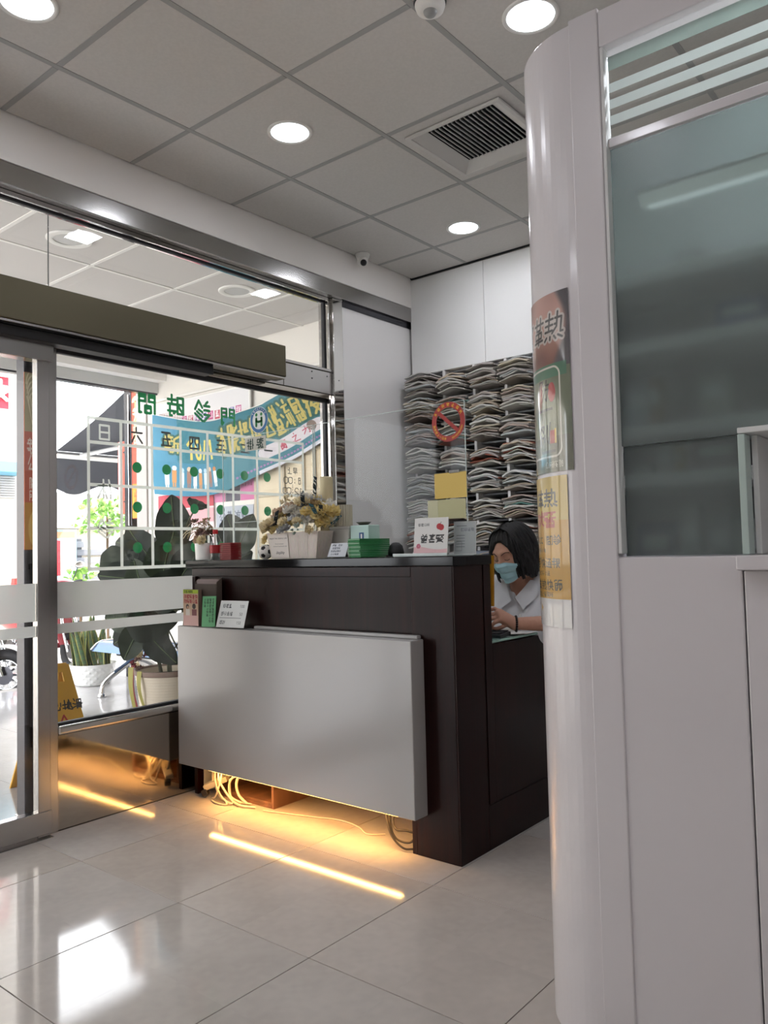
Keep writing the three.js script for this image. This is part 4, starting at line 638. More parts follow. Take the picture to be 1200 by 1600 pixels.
// posters wrapped round the corner
{
  const rr = PR + 0.004, wrap = (a0, a1, y0, y1, bulge = 0) => sheet((u, v) => { const a = lerp(a0, a1, u), q = rr + bulge * Math.sin(u * PI) * Math.abs(Math.sin(v * 7)); return [PX + PR - q * Math.cos(a), lerp(y0, y1, v), PZ - PR + q * Math.sin(a)]; }, 28, 6);
  const shiny = (w, h, draw) => phys({ map: tex(canvas(w, h, draw)), roughness: 0.35, clearcoat: 1, clearcoatRoughness: 0.06, side: THREE.DoubleSide });
  const A0 = 0.1, A1 = 1.45;
  const p1 = thing('dengue_poster', 'photo poster of reddish skin with brush lettering, wrapped on the rounded pillar', 'poster');
  part(p1, 'print', wrap(A0, A1, 1.328, 1.762), shiny(512, 800, (c, W, h) => {
    const nz = noise2(5, 32, 32); const im = c.createImageData(W, h);
    for (let y = 0; y < h; y++) for (let x = 0; x < W; x++) { const u = x / W, v = y / h, k = nz(u * 5, v * 9) - 0.5, dark = sstep(0.82, 0.9, u - 0.1 * Math.sin(v * 9)) * (v < 0.42 ? 1 : 0), i = (y * W + x) * 4; let R, G, Bc;
      if (v < 0.4) { R = 178 - 60 * sstep(0.2, 0.38, v) + 30 * k; G = 132 - 58 * sstep(0.2, 0.38, v) + 30 * k; Bc = 120 - 58 * sstep(0.2, 0.38, v) + 26 * k; } else { R = 112 + 50 * k; G = 118 + 46 * k; Bc = 92 + 40 * k; }
      R = lerp(R, 72, dark); G = lerp(G, 66, dark); Bc = lerp(Bc, 70, dark); if (v > 0.8 && u > 0.2) { R = 92; G = 92; Bc = 72; } im.data[i] = R; im.data[i + 1] = G; im.data[i + 2] = Bc; im.data[i + 3] = 255; }
    c.putImageData(im, 0, 0); c.fillStyle = '#3d6a50'; c.fillRect(0, 316, W * 0.96, 60);
    pen(c, '登革熱', 118, 92, 122, { color: '#1f1b1d', outline: '#b9aea8', lw: 0.085, slant: 0.15, gap: 1.02 });
    c.strokeStyle = '#c9c6ba'; c.lineWidth = 9; c.beginPath(); c.roundRect(110, 330, 340, 400, 40); c.stroke(); c.fillStyle = '#a31f22'; c.beginPath(); c.ellipse(396, 442, 26, 44, 0, 0, 7); c.fill(); c.fillRect(374, 612, 44, 60); c.fillStyle = '#c6a327'; c.fillRect(408, 606, 12, 66);
    pen(c, '防', 280, 384, 96, { color: '#252320', lw: 0.09, slant: 0.15 }); pen(c, '刷', 280, 578, 96, { color: '#252320', lw: 0.09, slant: 0.15 }); c.fillStyle = '#3a3a33'; c.fillRect(270, 510, 130, 12); c.fillRect(300, 700, 110, 12); c.fillStyle = '#c9c6ba'; pen(c, '公所疫防', 330, 752, 30, { color: '#b9b7a6', lw: 0.1 });
  }));
  const p2 = thing('symptom_poster', 'yellow health notice with black and red headings, below the photo poster', 'poster');
  part(p2, 'print', wrap(A0, A1 - 0.1, 0.955, 1.318, 0.0012), shiny(448, 820, (c, W, h) => {
    c.fillStyle = '#b89c3c'; c.fillRect(0, 0, W, 240); c.fillStyle = '#b98a1e'; c.fillRect(0, 240, W, h); c.fillStyle = '#c9c7c6'; c.fillRect(0, 668, W, 152);
    pen(c, '登革熱', 96, 70, 96, { color: '#1f1b14', lw: 0.12, gap: 1.02 }); pen(c, '速就醫', 96, 188, 92, { color: '#a3351f', lw: 0.12, gap: 1.02 });
    const k = { color: '#2a2312', lw: 0.11, gap: 1.04 }; c.fillStyle = '#2a2312'; c.font = 'bold 50px sans-serif'; c.fillText('TOCC', 130, 366); pen(c, '問診', 296, 322, 52, k); pen(c, '分公報所心地告', 120, 390, 26, { color: '#3a3018', lw: 0.09 }); pen(c, '分部快通報', 112, 446, 54, k); pen(c, '日流感疫心通', 140, 516, 28, { color: '#3a3018', lw: 0.09 }); pen(c, '登革熱快篩', 112, 566, 56, k); pen(c, '公時間止醫院所', 130, 632, 28, { color: '#3a3018', lw: 0.09 });
    pen(c, '通報', 110, 690, 34, { color: '#444', lw: 0.1 }); pen(c, '計所', 110, 738, 34, { color: '#444', lw: 0.1 }); c.fillStyle = '#b98a1e'; c.beginPath(); c.moveTo(210, 700); c.lineTo(232, 722); c.lineTo(210, 744); c.fill(); c.fillStyle = '#777'; c.fillRect(110, 790, 80, 4);
  }));
}
// ================================================================ THE RECEPTIONIST
{
  const smin = (a, b, k) => { const h = Math.max(k - Math.abs(a - b), 0) / k; return Math.min(a, b) - h * h * k * 0.25; };
  const cap = (p, a, b, ra, rb) => { const bx = b[0] - a[0], by = b[1] - a[1], bz = b[2] - a[2], px = p[0] - a[0], py = p[1] - a[1], pz = p[2] - a[2], t = clamp((px * bx + py * by + pz * bz) / (bx * bx + by * by + bz * bz + 1e-9)); return Math.hypot(px - bx * t, py - by * t, pz - bz * t) - lerp(ra, rb, t); };
  const ell = (p, c, r) => { const x = (p[0] - c[0]) / r[0], y = (p[1] - c[1]) / r[1], z = (p[2] - c[2]) / r[2], k = Math.hypot(x, y, z), g = Math.hypot(x / r[0], y / r[1], z / r[2]); return g < 1e-6 ? -Math.min(...r) : k * (k - 1) / g; };
  function march(sdf, lo, hi, cell) {
    const d = Math.max(hi[0] - lo[0], hi[1] - lo[1], hi[2] - lo[2]), N = Math.ceil(d / cell) + 6, mc = new MarchingCubes(N, new THREE.MeshBasicMaterial(), false, false, 260000), c = [0, 1, 2].map((i) => (lo[i] + hi[i]) / 2), p = [0, 0, 0];
    mc.isolation = 0; mc.field.fill(-1);
    for (let z = 0; z < N; z++) { p[2] = c[2] + (z - N / 2) * cell; if (p[2] < lo[2] - 3 * cell || p[2] > hi[2] + 3 * cell) continue; for (let y = 0; y < N; y++) { p[1] = c[1] + (y - N / 2) * cell; if (p[1] < lo[1] - 3 * cell || p[1] > hi[1] + 3 * cell) continue; for (let x = 0; x < N; x++) { p[0] = c[0] + (x - N / 2) * cell; if (p[0] < lo[0] - 3 * cell || p[0] > hi[0] + 3 * cell) continue; mc.field[z * N * N + y * N + x] = -sdf(p); } } }
    mc.update();
    const n = mc.count, pos = new Float32Array(n * 3); for (let i = 0; i < n; i++) for (let k = 0; k < 3; k++) pos[3 * i + k] = c[k] + mc.positionArray[3 * i + k] * (N / 2) * cell;
    let g = new THREE.BufferGeometry(); g.setAttribute('position', new THREE.BufferAttribute(pos, 3)); g = mergeVertices(g, cell * 0.02); g.computeVertexNormals(); return g;
  }
  const P = thing('person', 'woman with a black bob, blue surgical mask and white uniform working behind the counter', 'person', [0.962, 0, -1.04]);
  const skin = std(0xbd8d76, 0.55), cloth = std(0xdcdee2, 0.8, { bumpMap: clothTex, bumpScale: 0.0006, side: THREE.DoubleSide }), hairM = std(0x0a0809, 0.6);
  // skeleton (x to her left, z to the front)
  const SH = (s) => [s * 0.158, 0.952, -0.05], EL = [[-0.27, 0.83, 0.1], [0.295, 0.832, 0.115]], WR = [[-0.13, 0.822, 0.25], [0.112, 0.835, 0.252]];
  const torso = (p) => {
    let d = cap(p, [0, 0.5, -0.15], [0, 0.66, -0.11], 0.15, 0.125); d = smin(d, cap(p, [-0.07, 0.52, -0.14], [0.07, 0.52, -0.14], 0.125, 0.125), 0.06);
    d = smin(d, cap(p, [-0.075, 0.865, -0.06], [0.075, 0.865, -0.06], 0.1, 0.1), 0.08); d = smin(d, cap(p, [0, 0.62, -0.1], [0, 0.82, -0.05], 0.12, 0.11), 0.06);
    for (const s of [-1, 1]) { d = smin(d, ell(p, [s * 0.072, 0.8, 0.025], [0.07, 0.075, 0.07]), 0.05); d = smin(d, cap(p, [s * 0.05, 0.985, -0.055], SH(s), 0.04, 0.05), 0.06); }
    return d;
  };
  const neck = (p) => cap(p, [0, 0.94, -0.055], [0, 1.075, 0.01], 0.052, 0.047);
  const armU = (p, i) => cap(p, SH(i ? 1 : -1), EL[i], 0.05, 0.038), armL = (p, i) => cap(p, EL[i], WR[i], 0.0375, 0.0255);
  const legs = (p) => { let d = 9; for (const s of [-1, 1]) { d = smin(d, cap(p, [s * 0.085 - 0.01, 0.5, -0.13], [s * 0.08 - 0.09, 0.5, 0.22], 0.085, 0.062), 0.02); d = smin(d, cap(p, [s * 0.08 - 0.09, 0.5, 0.22], [s * 0.08 - 0.1, 0.1, 0.19], 0.06, 0.036), 0.03); d = smin(d, cap(p, [s * 0.08 - 0.1, 0.06, 0.17], [s * 0.085 - 0.1, 0.035, 0.27], 0.035, 0.026), 0.03); } return d; };
  const body = (p) => { let d = smin(torso(p), neck(p), 0.045); for (const i of [0, 1]) d = smin(d, smin(armU(p, i), armL(p, i), 0.03), 0.035); return smin(d, legs(p), 0.05); };
  // hands
  const handField = (W, K, chains, palmR) => (p) => {
    let d = cap(p, W, K[1], 0.024, palmR); for (const k of K) d = smin(d, cap(p, W, k, 0.018, 0.0105), 0.014);
    for (const ch of chains) { let f = 9; for (let i = 0; i + 1 < ch.length; i++) f = Math.min(f, cap(p, ch[i], ch[i + 1], 0.0088 - i * 0.0008, 0.0082 - i * 0.0009)); d = smin(d, f, 0.006); } return d;
  };
  const KL = [[0.054, 0.882, 0.262], [0.051, 0.874, 0.274], [0.056, 0.862, 0.283], [0.066, 0.851, 0.288]];
  const left = handField(WR[1], KL, [[KL[0], [0.03, 0.896, 0.272], [0.01, 0.89, 0.28], [-0.006, 0.88, 0.285]], [KL[1], [0.028, 0.876, 0.296], [0.01, 0.864, 0.303], [0.002, 0.85, 0.303]], [KL[2], [0.036, 0.858, 0.307], [0.02, 0.845, 0.312], [0.014, 0.831, 0.309]], [KL[3], [0.05, 0.842, 0.307], [0.038, 0.83, 0.312], [0.034, 0.82, 0.309]], [[0.09, 0.836, 0.268], [0.072, 0.822, 0.286], [0.052, 0.816, 0.296], [0.036, 0.818, 0.3]]], 0.019);
  const KR = [[-0.07, 0.836, 0.325], [-0.088, 0.84, 0.335], [-0.106, 0.836, 0.338], [-0.122, 0.828, 0.334]];
  const right = handField(WR[0], KR, KR.map((k, i) => [k, [k[0] + 0.012, k[1] - 0.002, k[2] + 0.03], [k[0] + 0.018, k[1] - 0.016, k[2] + 0.048 - i * 0.003], [k[0] + 0.02, k[1] - 0.03, k[2] + 0.055 - i * 0.004]]).concat([[[-0.1, 0.815, 0.27], [-0.06, 0.812, 0.292], [-0.045, 0.808, 0.318], [-0.04, 0.8, 0.334]]]), 0.018);
  // head in its own axes, then turned to look down at the desk
  const headM = new THREE.Matrix4().compose(V3(-0.006, 1.118, 0.05), new THREE.Quaternion().setFromEuler(new THREE.Euler(0.34, -0.16, 0.07, 'YXZ')), V3(0.96, 0.96, 0.96));
  const face = (p) => {
    let d = ell(p, [0, 0.03, -0.012], [0.074, 0.092, 0.092]); d = smin(d, ell(p, [0, -0.042, 0.02], [0.058, 0.064, 0.062]), 0.035);
    const q = [Math.abs(p[0]), p[1], p[2]]; d = smin(d, ell(q, [0.038, -0.022, 0.048], [0.03, 0.03, 0.03]), 0.03); d = smin(d, cap(q, [0.008, 0.03, 0.076], [0.042, 0.034, 0.062], 0.012, 0.01), 0.018);
    d = -smin(-d, ell(q, [0.032, 0.008, 0.096], [0.02, 0.011, 0.02]), 0.012); d = smin(d, ell(q, [0.0315, 0.008, 0.066], [0.0165, 0.0125, 0.0135]), 0.008);
    d = smin(d, cap(p, [0, 0.02, 0.078], [0, -0.026, 0.1], 0.0085, 0.012), 0.014); d = smin(d, ell(q, [0.01, -0.028, 0.09], [0.009, 0.007, 0.01]), 0.008); d = smin(d, ell(p, [0, -0.062, 0.078], [0.022, 0.012, 0.012]), 0.012); d = smin(d, ell(p, [0, -0.09, 0.055], [0.024, 0.018, 0.022]), 0.03);
    d = smin(d, ell(q, [0.077, -0.004, -0.008], [0.008, 0.03, 0.018]), 0.008); return smin(d, cap(p, [0, -0.05, -0.025], [0, -0.12, -0.05], 0.05, 0.048), 0.03);
  };
  const bg = [march(body, [-0.36, 0, -0.33], [0.38, 1.05, 0.34], 0.012), march(left, [-0.02, 0.78, 0.21], [0.15, 0.93, 0.34], 0.0028), march(right, [-0.17, 0.76, 0.2], [-0.02, 0.88, 0.41], 0.003)];
  const hg = march(face, [-0.1, -0.13, -0.12], [0.1, 0.14, 0.13], 0.0034); hg.applyMatrix4(headM); bg.push(hg);
  part(P, 'body', merge(bg), skin);
  const inHead = (name, g, m) => { const q = g.clone(); q.applyMatrix4(headM); return part(P, name, q, m); };
  // eyes lowered: lash lines and brows
  const onFace = (x, y, off) => { let z = 0.14; for (let i = 0; i < 60; i++) { const d = face([x, y, z]); if (d < off) break; z -= Math.max(0.0006, (d - off) * 0.6); } return [x, y, z]; };
  const browM = std(0x231815, 0.8), lash = std(0x17100e, 0.7);
  for (const s of [-1, 1]) {
    inHead('eyebrow', merge([tube([onFace(s * 0.013, 0.026, 0.0006), onFace(s * 0.024, 0.0325, 0.0006), onFace(s * 0.037, 0.036, 0.0006), onFace(s * 0.05, 0.031, 0.0006)], 0.0017, 16, 6)]), browM);
    inHead('eyelashes', tube([onFace(s * 0.018, 0.003, 0.0003), onFace(s * 0.026, -0.0005, 0.0003), onFace(s * 0.036, -0.0005, 0.0003), onFace(s * 0.046, 0.004, 0.0003)], 0.0013, 16, 6), lash);
  }
  // surgical mask with pleats and ear loops
  const around = (th, y, off) => { let q = 0.17; const s = Math.sin(th), c = Math.cos(th); for (let i = 0; i < 80; i++) { const d = face([q * s, y, q * c]); if (d < off) break; q -= Math.max(0.0007, (d - off) * 0.6); } return [q * s, y, q * c]; };
  const maskAt = (off) => (u, v) => { const a = (u * 2 - 1), th = a * 0.98, top = -0.004 - 0.03 * a * a, bot = -0.108 + 0.028 * a * a, y = lerp(bot, top, v), pl = (1 - ((v * 3.4 + 0.25) % 1)) * 0.0052 * (1 - a * a); const w = around(th, Math.max(y, -0.1), off + pl + 0.002 * (1 - a * a)); w[1] = y; return w; };
  inHead('mask', merge([sheet(maskAt(0.0045), 30, 30), sheet(maskAt(0.003), 30, 30)]), std(0xabd5de, 0.8, { side: THREE.DoubleSide }));
  inHead('mask_border', tube(Array.from({ length: 15 }, (_, i) => maskAt(0.005)(i / 14, 0.99)), 0.0014, 30, 5), std(0x9fc6cf, 0.8));
  for (const s of [-1, 1]) inHead('ear_loop', tube([maskAt(0.005)(s > 0 ? 1 : 0, 0.95), [s * 0.078, -0.012, 0.02], [s * 0.088, 0.008, -0.014], [s * 0.089, -0.02, -0.024], maskAt(0.005)(s > 0 ? 1 : 0, 0.1)], 0.0013, 24, 5), M.white);
  // hair: a chin-length bob parted off-centre
  const hair = (p) => {
    const q = [Math.abs(p[0]), p[1], p[2]]; let d = ell(p, [0.004, 0.036, -0.02], [0.098, 0.108, 0.108]);
    d = smin(d, ell(q, [0.082, -0.03, -0.008], [0.032, 0.088, 0.06]), 0.04); d = smin(d, ell(p, [0, -0.03, -0.07], [0.082, 0.095, 0.056]), 0.04);
    const a = Math.atan2(p[0], p[2] + 0.02); d += 0.0028 * Math.sin(a * 22 + p[1] * 40 + 2 * Math.sin(p[1] * 30)) + 0.002 * Math.sin(a * 47 - p[1] * 35);
    const open = ell(p, [0.002, -0.03, 0.104], [0.064, 0.124, 0.09]); return -smin(-d, open, 0.012);
  };
  inHead('hair', march(hair, [-0.13, -0.14, -0.14], [0.13, 0.16, 0.12], 0.0042), hairM);
  {
    const r = rng(52), locks = [];
    for (let i = 0; i < 110; i++) {
      const az = lerp(0.62, 2 * PI - 0.62, (i + r()) / 110), pts = [], k = 1.0 + 0.045 * r(), end = -0.075 - 0.035 * r(), w = 0.012 * (r() - 0.5);
      for (let j = 0; j <= 7; j++) { const t = j / 7, y = lerp(0.145, end, Math.pow(t, 1.25)), f = Math.sqrt(Math.max(0.02, 1 - Math.pow(clamp((y - 0.02) / 0.13, -0.2, 0.99), 2))), a = az + w * 8 * t + 0.05 * Math.sin(t * 5 + i); pts.push([0.012 * (1 - t) + Math.sin(a) * 0.103 * f * k, y, -0.018 + Math.cos(a) * 0.108 * f * k]); }
      locks.push(tube(pts, 0.0034 + 0.002 * r(), 14, 5));
    }
    for (const s of [-1, 1]) for (let i = 0; i < 12; i++) { const o = i / 12; locks.push(tube([[0.014 + s * 0.002, 0.142, -0.03 + 0.07 * (1 - o)], [s * (0.05 + 0.008 * o) + 0.006, 0.122 + 0.004 * o, 0.046 - 0.03 * o], [s * (0.072 + 0.008 * o), 0.075, 0.05 - 0.02 * o], [s * (0.08 + 0.01 * o), 0.01, 0.03 - 0.02 * o], [s * (0.088 + 0.01 * o), -0.06, 0.014 - 0.02 * o]], 0.0032, 16, 5)); }
    inHead('hair_locks', merge(locks), hairM);
  }
  // uniform blouse with a wrap collar
  const blouse = (p) => {
    let d = torso(p) - 0.013; for (const i of [0, 1]) d = smin(d, cap(p, SH(i ? 1 : -1), EL[i].map((v, k) => lerp(SH(i ? 1 : -1)[k], v, 0.74)), 0.064, 0.062), 0.035);
    d += 0.0025 * Math.sin(p[0] * 46 + p[1] * 22) * Math.sin(p[1] * 34 + p[2] * 20);
    d = Math.max(d, 0.47 - p[1]); d = Math.max(d, 0.06 - Math.hypot(p[0], (p[2] + 0.035) * 0.92) + (p[1] > 0.95 ? 0 : -1)); if (p[2] > -0.04) d = Math.max(d, Math.min((p[1] - 0.915) * 0.62 - Math.abs(p[0] - 0.004), p[2] + 0.04));
    return d;
  };
  part(P, 'blouse', march(blouse, [-0.34, 0.45, -0.36], [0.36, 1.06, 0.16], 0.0085), cloth);
  const bsdf = (p) => { let d = torso(p) - 0.013; for (const i of [0, 1]) d = smin(d, cap(p, SH(i ? 1 : -1), EL[i], 0.062, 0.06), 0.035); return d; };
  const drop = (x, y, off) => { let z = 0.25; for (let i = 0; i < 90; i++) { const d = bsdf([x, y, z]); if (d < off) break; z -= Math.max(0.0008, (d - off) * 0.7); if (z < -0.12) break; } return [x, y, Math.max(z, -0.12)]; };
  for (const s of [-1, 1]) {
    const flap = (off) => sheet((u, v) => { const y = lerp(1.005, s > 0 ? 0.93 : 0.915, u), xi = s * lerp(0.062, 0.004, u) + 0.004, wid = 0.075 * Math.sin(Math.min(1, u * 1.15) * PI * 0.62 + 0.25), x = xi + s * wid * v, w = drop(x, y - 0.05 * v * u, off + 0.016 * (1 - v) * (1 - 0.4 * u) + 0.008 * (s < 0) + 0.009 * v); return w; }, 14, 5);
    part(P, 'collar', merge([flap(0.004), flap(0.0065)]), cloth);
  }
  part(P, 'button', cyl(0.006, 0.006, 0.003, 12), M.white, drop(0.05, 0.855, 0.002), [PI / 2, 0, 0]);
  part(P, 'trousers', march((p) => { let d = legs(p) - 0.012; d = smin(d, cap(p, [-0.07, 0.5, -0.14], [0.07, 0.5, -0.14], 0.136, 0.136), 0.03); return Math.max(d, p[1] - 0.56, 0.11 - p[1]); }, [-0.26, 0.09, -0.32], [0.26, 0.6, 0.32], 0.011), std(0x1d2230, 0.85));
  part(P, 'shoe', merge([-1, 1].map((s) => xf(new THREE.SphereGeometry(0.045, 20, 12), [s * 0.082 - 0.1, 0.036, 0.22], [0, 0, 0], [0.95, 0.78, 2.1]))), M.rubber);
  // bead bracelet
  const bd = [], ax = V3(WR[1][0] - EL[1][0], WR[1][1] - EL[1][1], WR[1][2] - EL[1][2]).normalize(), e1 = V3(0, 1, 0).cross(ax).normalize(), e2 = ax.clone().cross(e1), ctr = V3(...WR[1]).addScaledVector(ax, -0.006);
  for (let i = 0; i < 20; i++) { const a = i / 20 * 2 * PI, v = ctr.clone().addScaledVector(e1, 0.03 * Math.cos(a)).addScaledVector(e2, 0.03 * Math.sin(a)); bd.push(xf(new THREE.SphereGeometry(0.0052, 10, 8), v.toArray())); }
  part(P, 'bracelet', merge(bd), std(0x1c1210, 0.35));
  // her stool
  const st = thing('stool', 'round swivel stool with a dark seat under the seated woman', 'stool', [0.962, 0, -1.2]);
  part(st, 'seat', lathe([[0, 0.335], [0.16, 0.335], [0.175, 0.35], [0.175, 0.365], [0.16, 0.378], [0, 0.38]], 32), M.dark); part(st, 'column', cyl(0.024, 0.024, 0.28, 16), M.chrome, [0, 0.195, 0]);
  for (let i = 0; i < 5; i++) { const a = i * 2 * PI / 5; part(st, 'foot', B(0.22, 0.024, 0.03, 0.006), M.chrome, [0.11 * Math.cos(a), 0.06, -0.11 * Math.sin(a)], [0, a, 0]); part(st, 'castor', new THREE.SphereGeometry(0.023, 12, 10), M.rubber, [0.2 * Math.cos(a), 0.024, -0.2 * Math.sin(a)]); }
}
// on her desk
{
  const k = thing('keyboard', 'dark keyboard on the low desk in front of the woman', 'keyboard', [0.985, 0.7865, -0.715], 0.1);
  part(k, 'case', B(0.17, 0.016, 0.1, 0.004), M.dark, [0, 0.0085, 0], [0.06, 0, 0]); for (let r = 0; r < 4; r++) part(k, 'key_row', B(0.155, 0.006, 0.019, 0.002), M.rubber, [0, 0.0185 - 0.0013 * (r - 1.5), -0.034 + r * 0.0225], [0.06, 0, 0]);
  const p = thing('paper_sheet', 'loose white sheet on the low desk under the hand', 'paper', [1.0, 0.7865, -0.85], 0.25); part(p, 'sheet', sheet((u, v) => [(u - 0.5) * 0.21, 0.001 + 0.006 * u * u * v, (v - 0.5) * 0.15], 6, 6), std(0xd9d8d4, 0.85, { side: THREE.DoubleSide }));
  const q = thing('notepad', 'open white notepad standing behind the keyboard', 'notepad', [0.9, 0.7865, -0.87], -0.2); part(q, 'pages', B(0.15, 0.014, 0.2, 0.002), M.paper, [0, 0.0075, 0]); part(q, 'top_page', B(0.148, 0.0012, 0.198, 0.0003), M.white, [0, 0.0156, 0], [0, 0.03, 0.0]);
}
// ================================================================ THE PORCH OUTSIDE THE GLASS
const PH = 2.93, SW = -2.3, XO = -3.63;                    // porch ceiling, side wall, outer edge
{
  const f = struct('floor_porch');
  BB(f, 'grout_bed', [-4.25, -0.16, SW], [-0.5, -0.004, 3.6], M.grout, 0.001);
  const tm = phys({ color: 0xd0d4da, map: tileTex, roughness: 0.12, ior: 1.52 });
  for (let i = 0; i < 7; i++) for (let j = 0; j < 10; j++) { const xa = -4.25 + i * 0.605, xb = Math.min(xa + 0.605, -0.6), za = SW + j * 0.605, zb = Math.min(za + 0.605, 3.6); if (xb - xa < 0.05) continue; part(f, 'floor_tile', B(+(xb - xa - 0.002).toFixed(4), 0.012, +(zb - za - 0.002).toFixed(4), 0.001), tm, [(xa + xb) / 2, -0.006, (za + zb) / 2]); }
  BB(f, 'kerb', [-4.4, -0.16, SW], [-4.252, -0.002, 3.6], std(0x8d8a86, 0.8), 0.004);
  const c = struct('ceiling_porch');
  BB(c, 'slab', [XO, 3.02, SW - 0.12], [-0.6, 3.3, 3.7], M.wall, 0.002);
  const pm = std(0xc9c5c1, 0.9), bm = std(0xe6e3de, 0.6);
  const xs = [-0.6, -1.016, -1.621, -2.226, -2.831, -3.4], zs = [SW]; for (let z = -2.305 + 0.605; z < 3.5; z += 0.605) zs.push(z); zs.push(3.6);
  for (let i = 0; i < 5; i++) for (let j = 0; j + 1 < zs.length; j++) part(c, 'ceiling_panel', B(+(xs[i] - xs[i + 1] - 0.02).toFixed(4), 0.014, +(zs[j + 1] - zs[j] - 0.02).toFixed(4), 0.002), pm, [(xs[i] + xs[i + 1]) / 2, PH + 0.007, (zs[j] + zs[j + 1]) / 2]);
  for (let i = 1; i < 5; i++) BB(c, 'grid_bar', [xs[i] - 0.012, PH - 0.004, SW], [xs[i] + 0.012, PH + 0.02, 3.6], bm, 0.001);
  for (let j = 1; j + 1 < zs.length; j++) for (let i = 0; i < 5; i++) BB(c, 'grid_bar', [xs[i + 1] + 0.0125, PH - 0.004, zs[j] - 0.012], [xs[i] - 0.0125, PH + 0.02, zs[j] + 0.012], bm, 0.001);
  const b = struct('beam_porch'); BB(b, 'inner_beam', [-3.52, 2.765, SW], [-3.4, 3.02, 3.6], M.wall, 0.003); BB(b, 'fascia', [XO, 2.672, SW], [-3.521, 3.3, 3.6], std(0xc9c9c6, 0.7), 0.004); BB(b, 'shutter_rail', [XO + 0.02, 2.655, SW], [-3.54, 2.671, 3.6], M.darkSteel, 0.002);
  const w = struct('wall_porch');
  const wm = std(0xddd8cf, 0.8); BB(w, 'plaster', [XO - 0.1, -0.1, SW - 0.13], [-0.6, 3.05, SW], wm); BB(w, 'wall_end', [-3.86, -0.12, SW - 0.14], [-3.7, 2.74, SW + 0.02], std(0xa29c98, 0.6), 0.003);
  BB(w, 'cable_trunk', [-3.6, 2.585, SW + 0.0005], [-0.62, 2.61, SW + 0.02], M.whiteWall, 0.003); BB(w, 'cable_trunk', [-3.4, 2.5, SW + 0.0005], [-0.62, 2.52, SW + 0.016], M.whiteWall, 0.003);
  const we = struct('wall_porch_end'); BB(we, 'plaster', [-1.6, -0.1, 3.6], [-0.6, 3.05, 3.72], wm);
  const bl = struct('building_above'); BB(bl, 'upper_floors', [XO, 3.32, -2.44], [7, 9.5, 7], std(0xb9b4ac, 0.9), 0.01); BB(bl, 'side_mass', [-3.62, -0.1, -7.5], [-0.62, 9.5, -2.9], std(0xa8a29a, 0.9), 0.01);
}
// unlit round fittings in the porch ceiling
[[-1.335, -0.19, 'unlit round white ceiling fitting in the porch, seen through the left transom pane'], [-1.34, -1.4, 'unlit round white ceiling fitting in the porch, seen near the polished post']].forEach(([x, z, l]) => {
  const t = thing('porch_downlight', l, 'ceiling light', [x, PH - 0.002, z], 0, 'porch ceiling fittings'); part(t, 'rim', lathe([[0.085, 0], [0.085, -0.006], [0.118, -0.009], [0.125, -0.004], [0.125, 0.001]], 40), M.white); part(t, 'lens', lathe([[0, -0.003], [0.085, -0.002]].reverse(), 40), std(0xbdbdbb, 0.4));
});
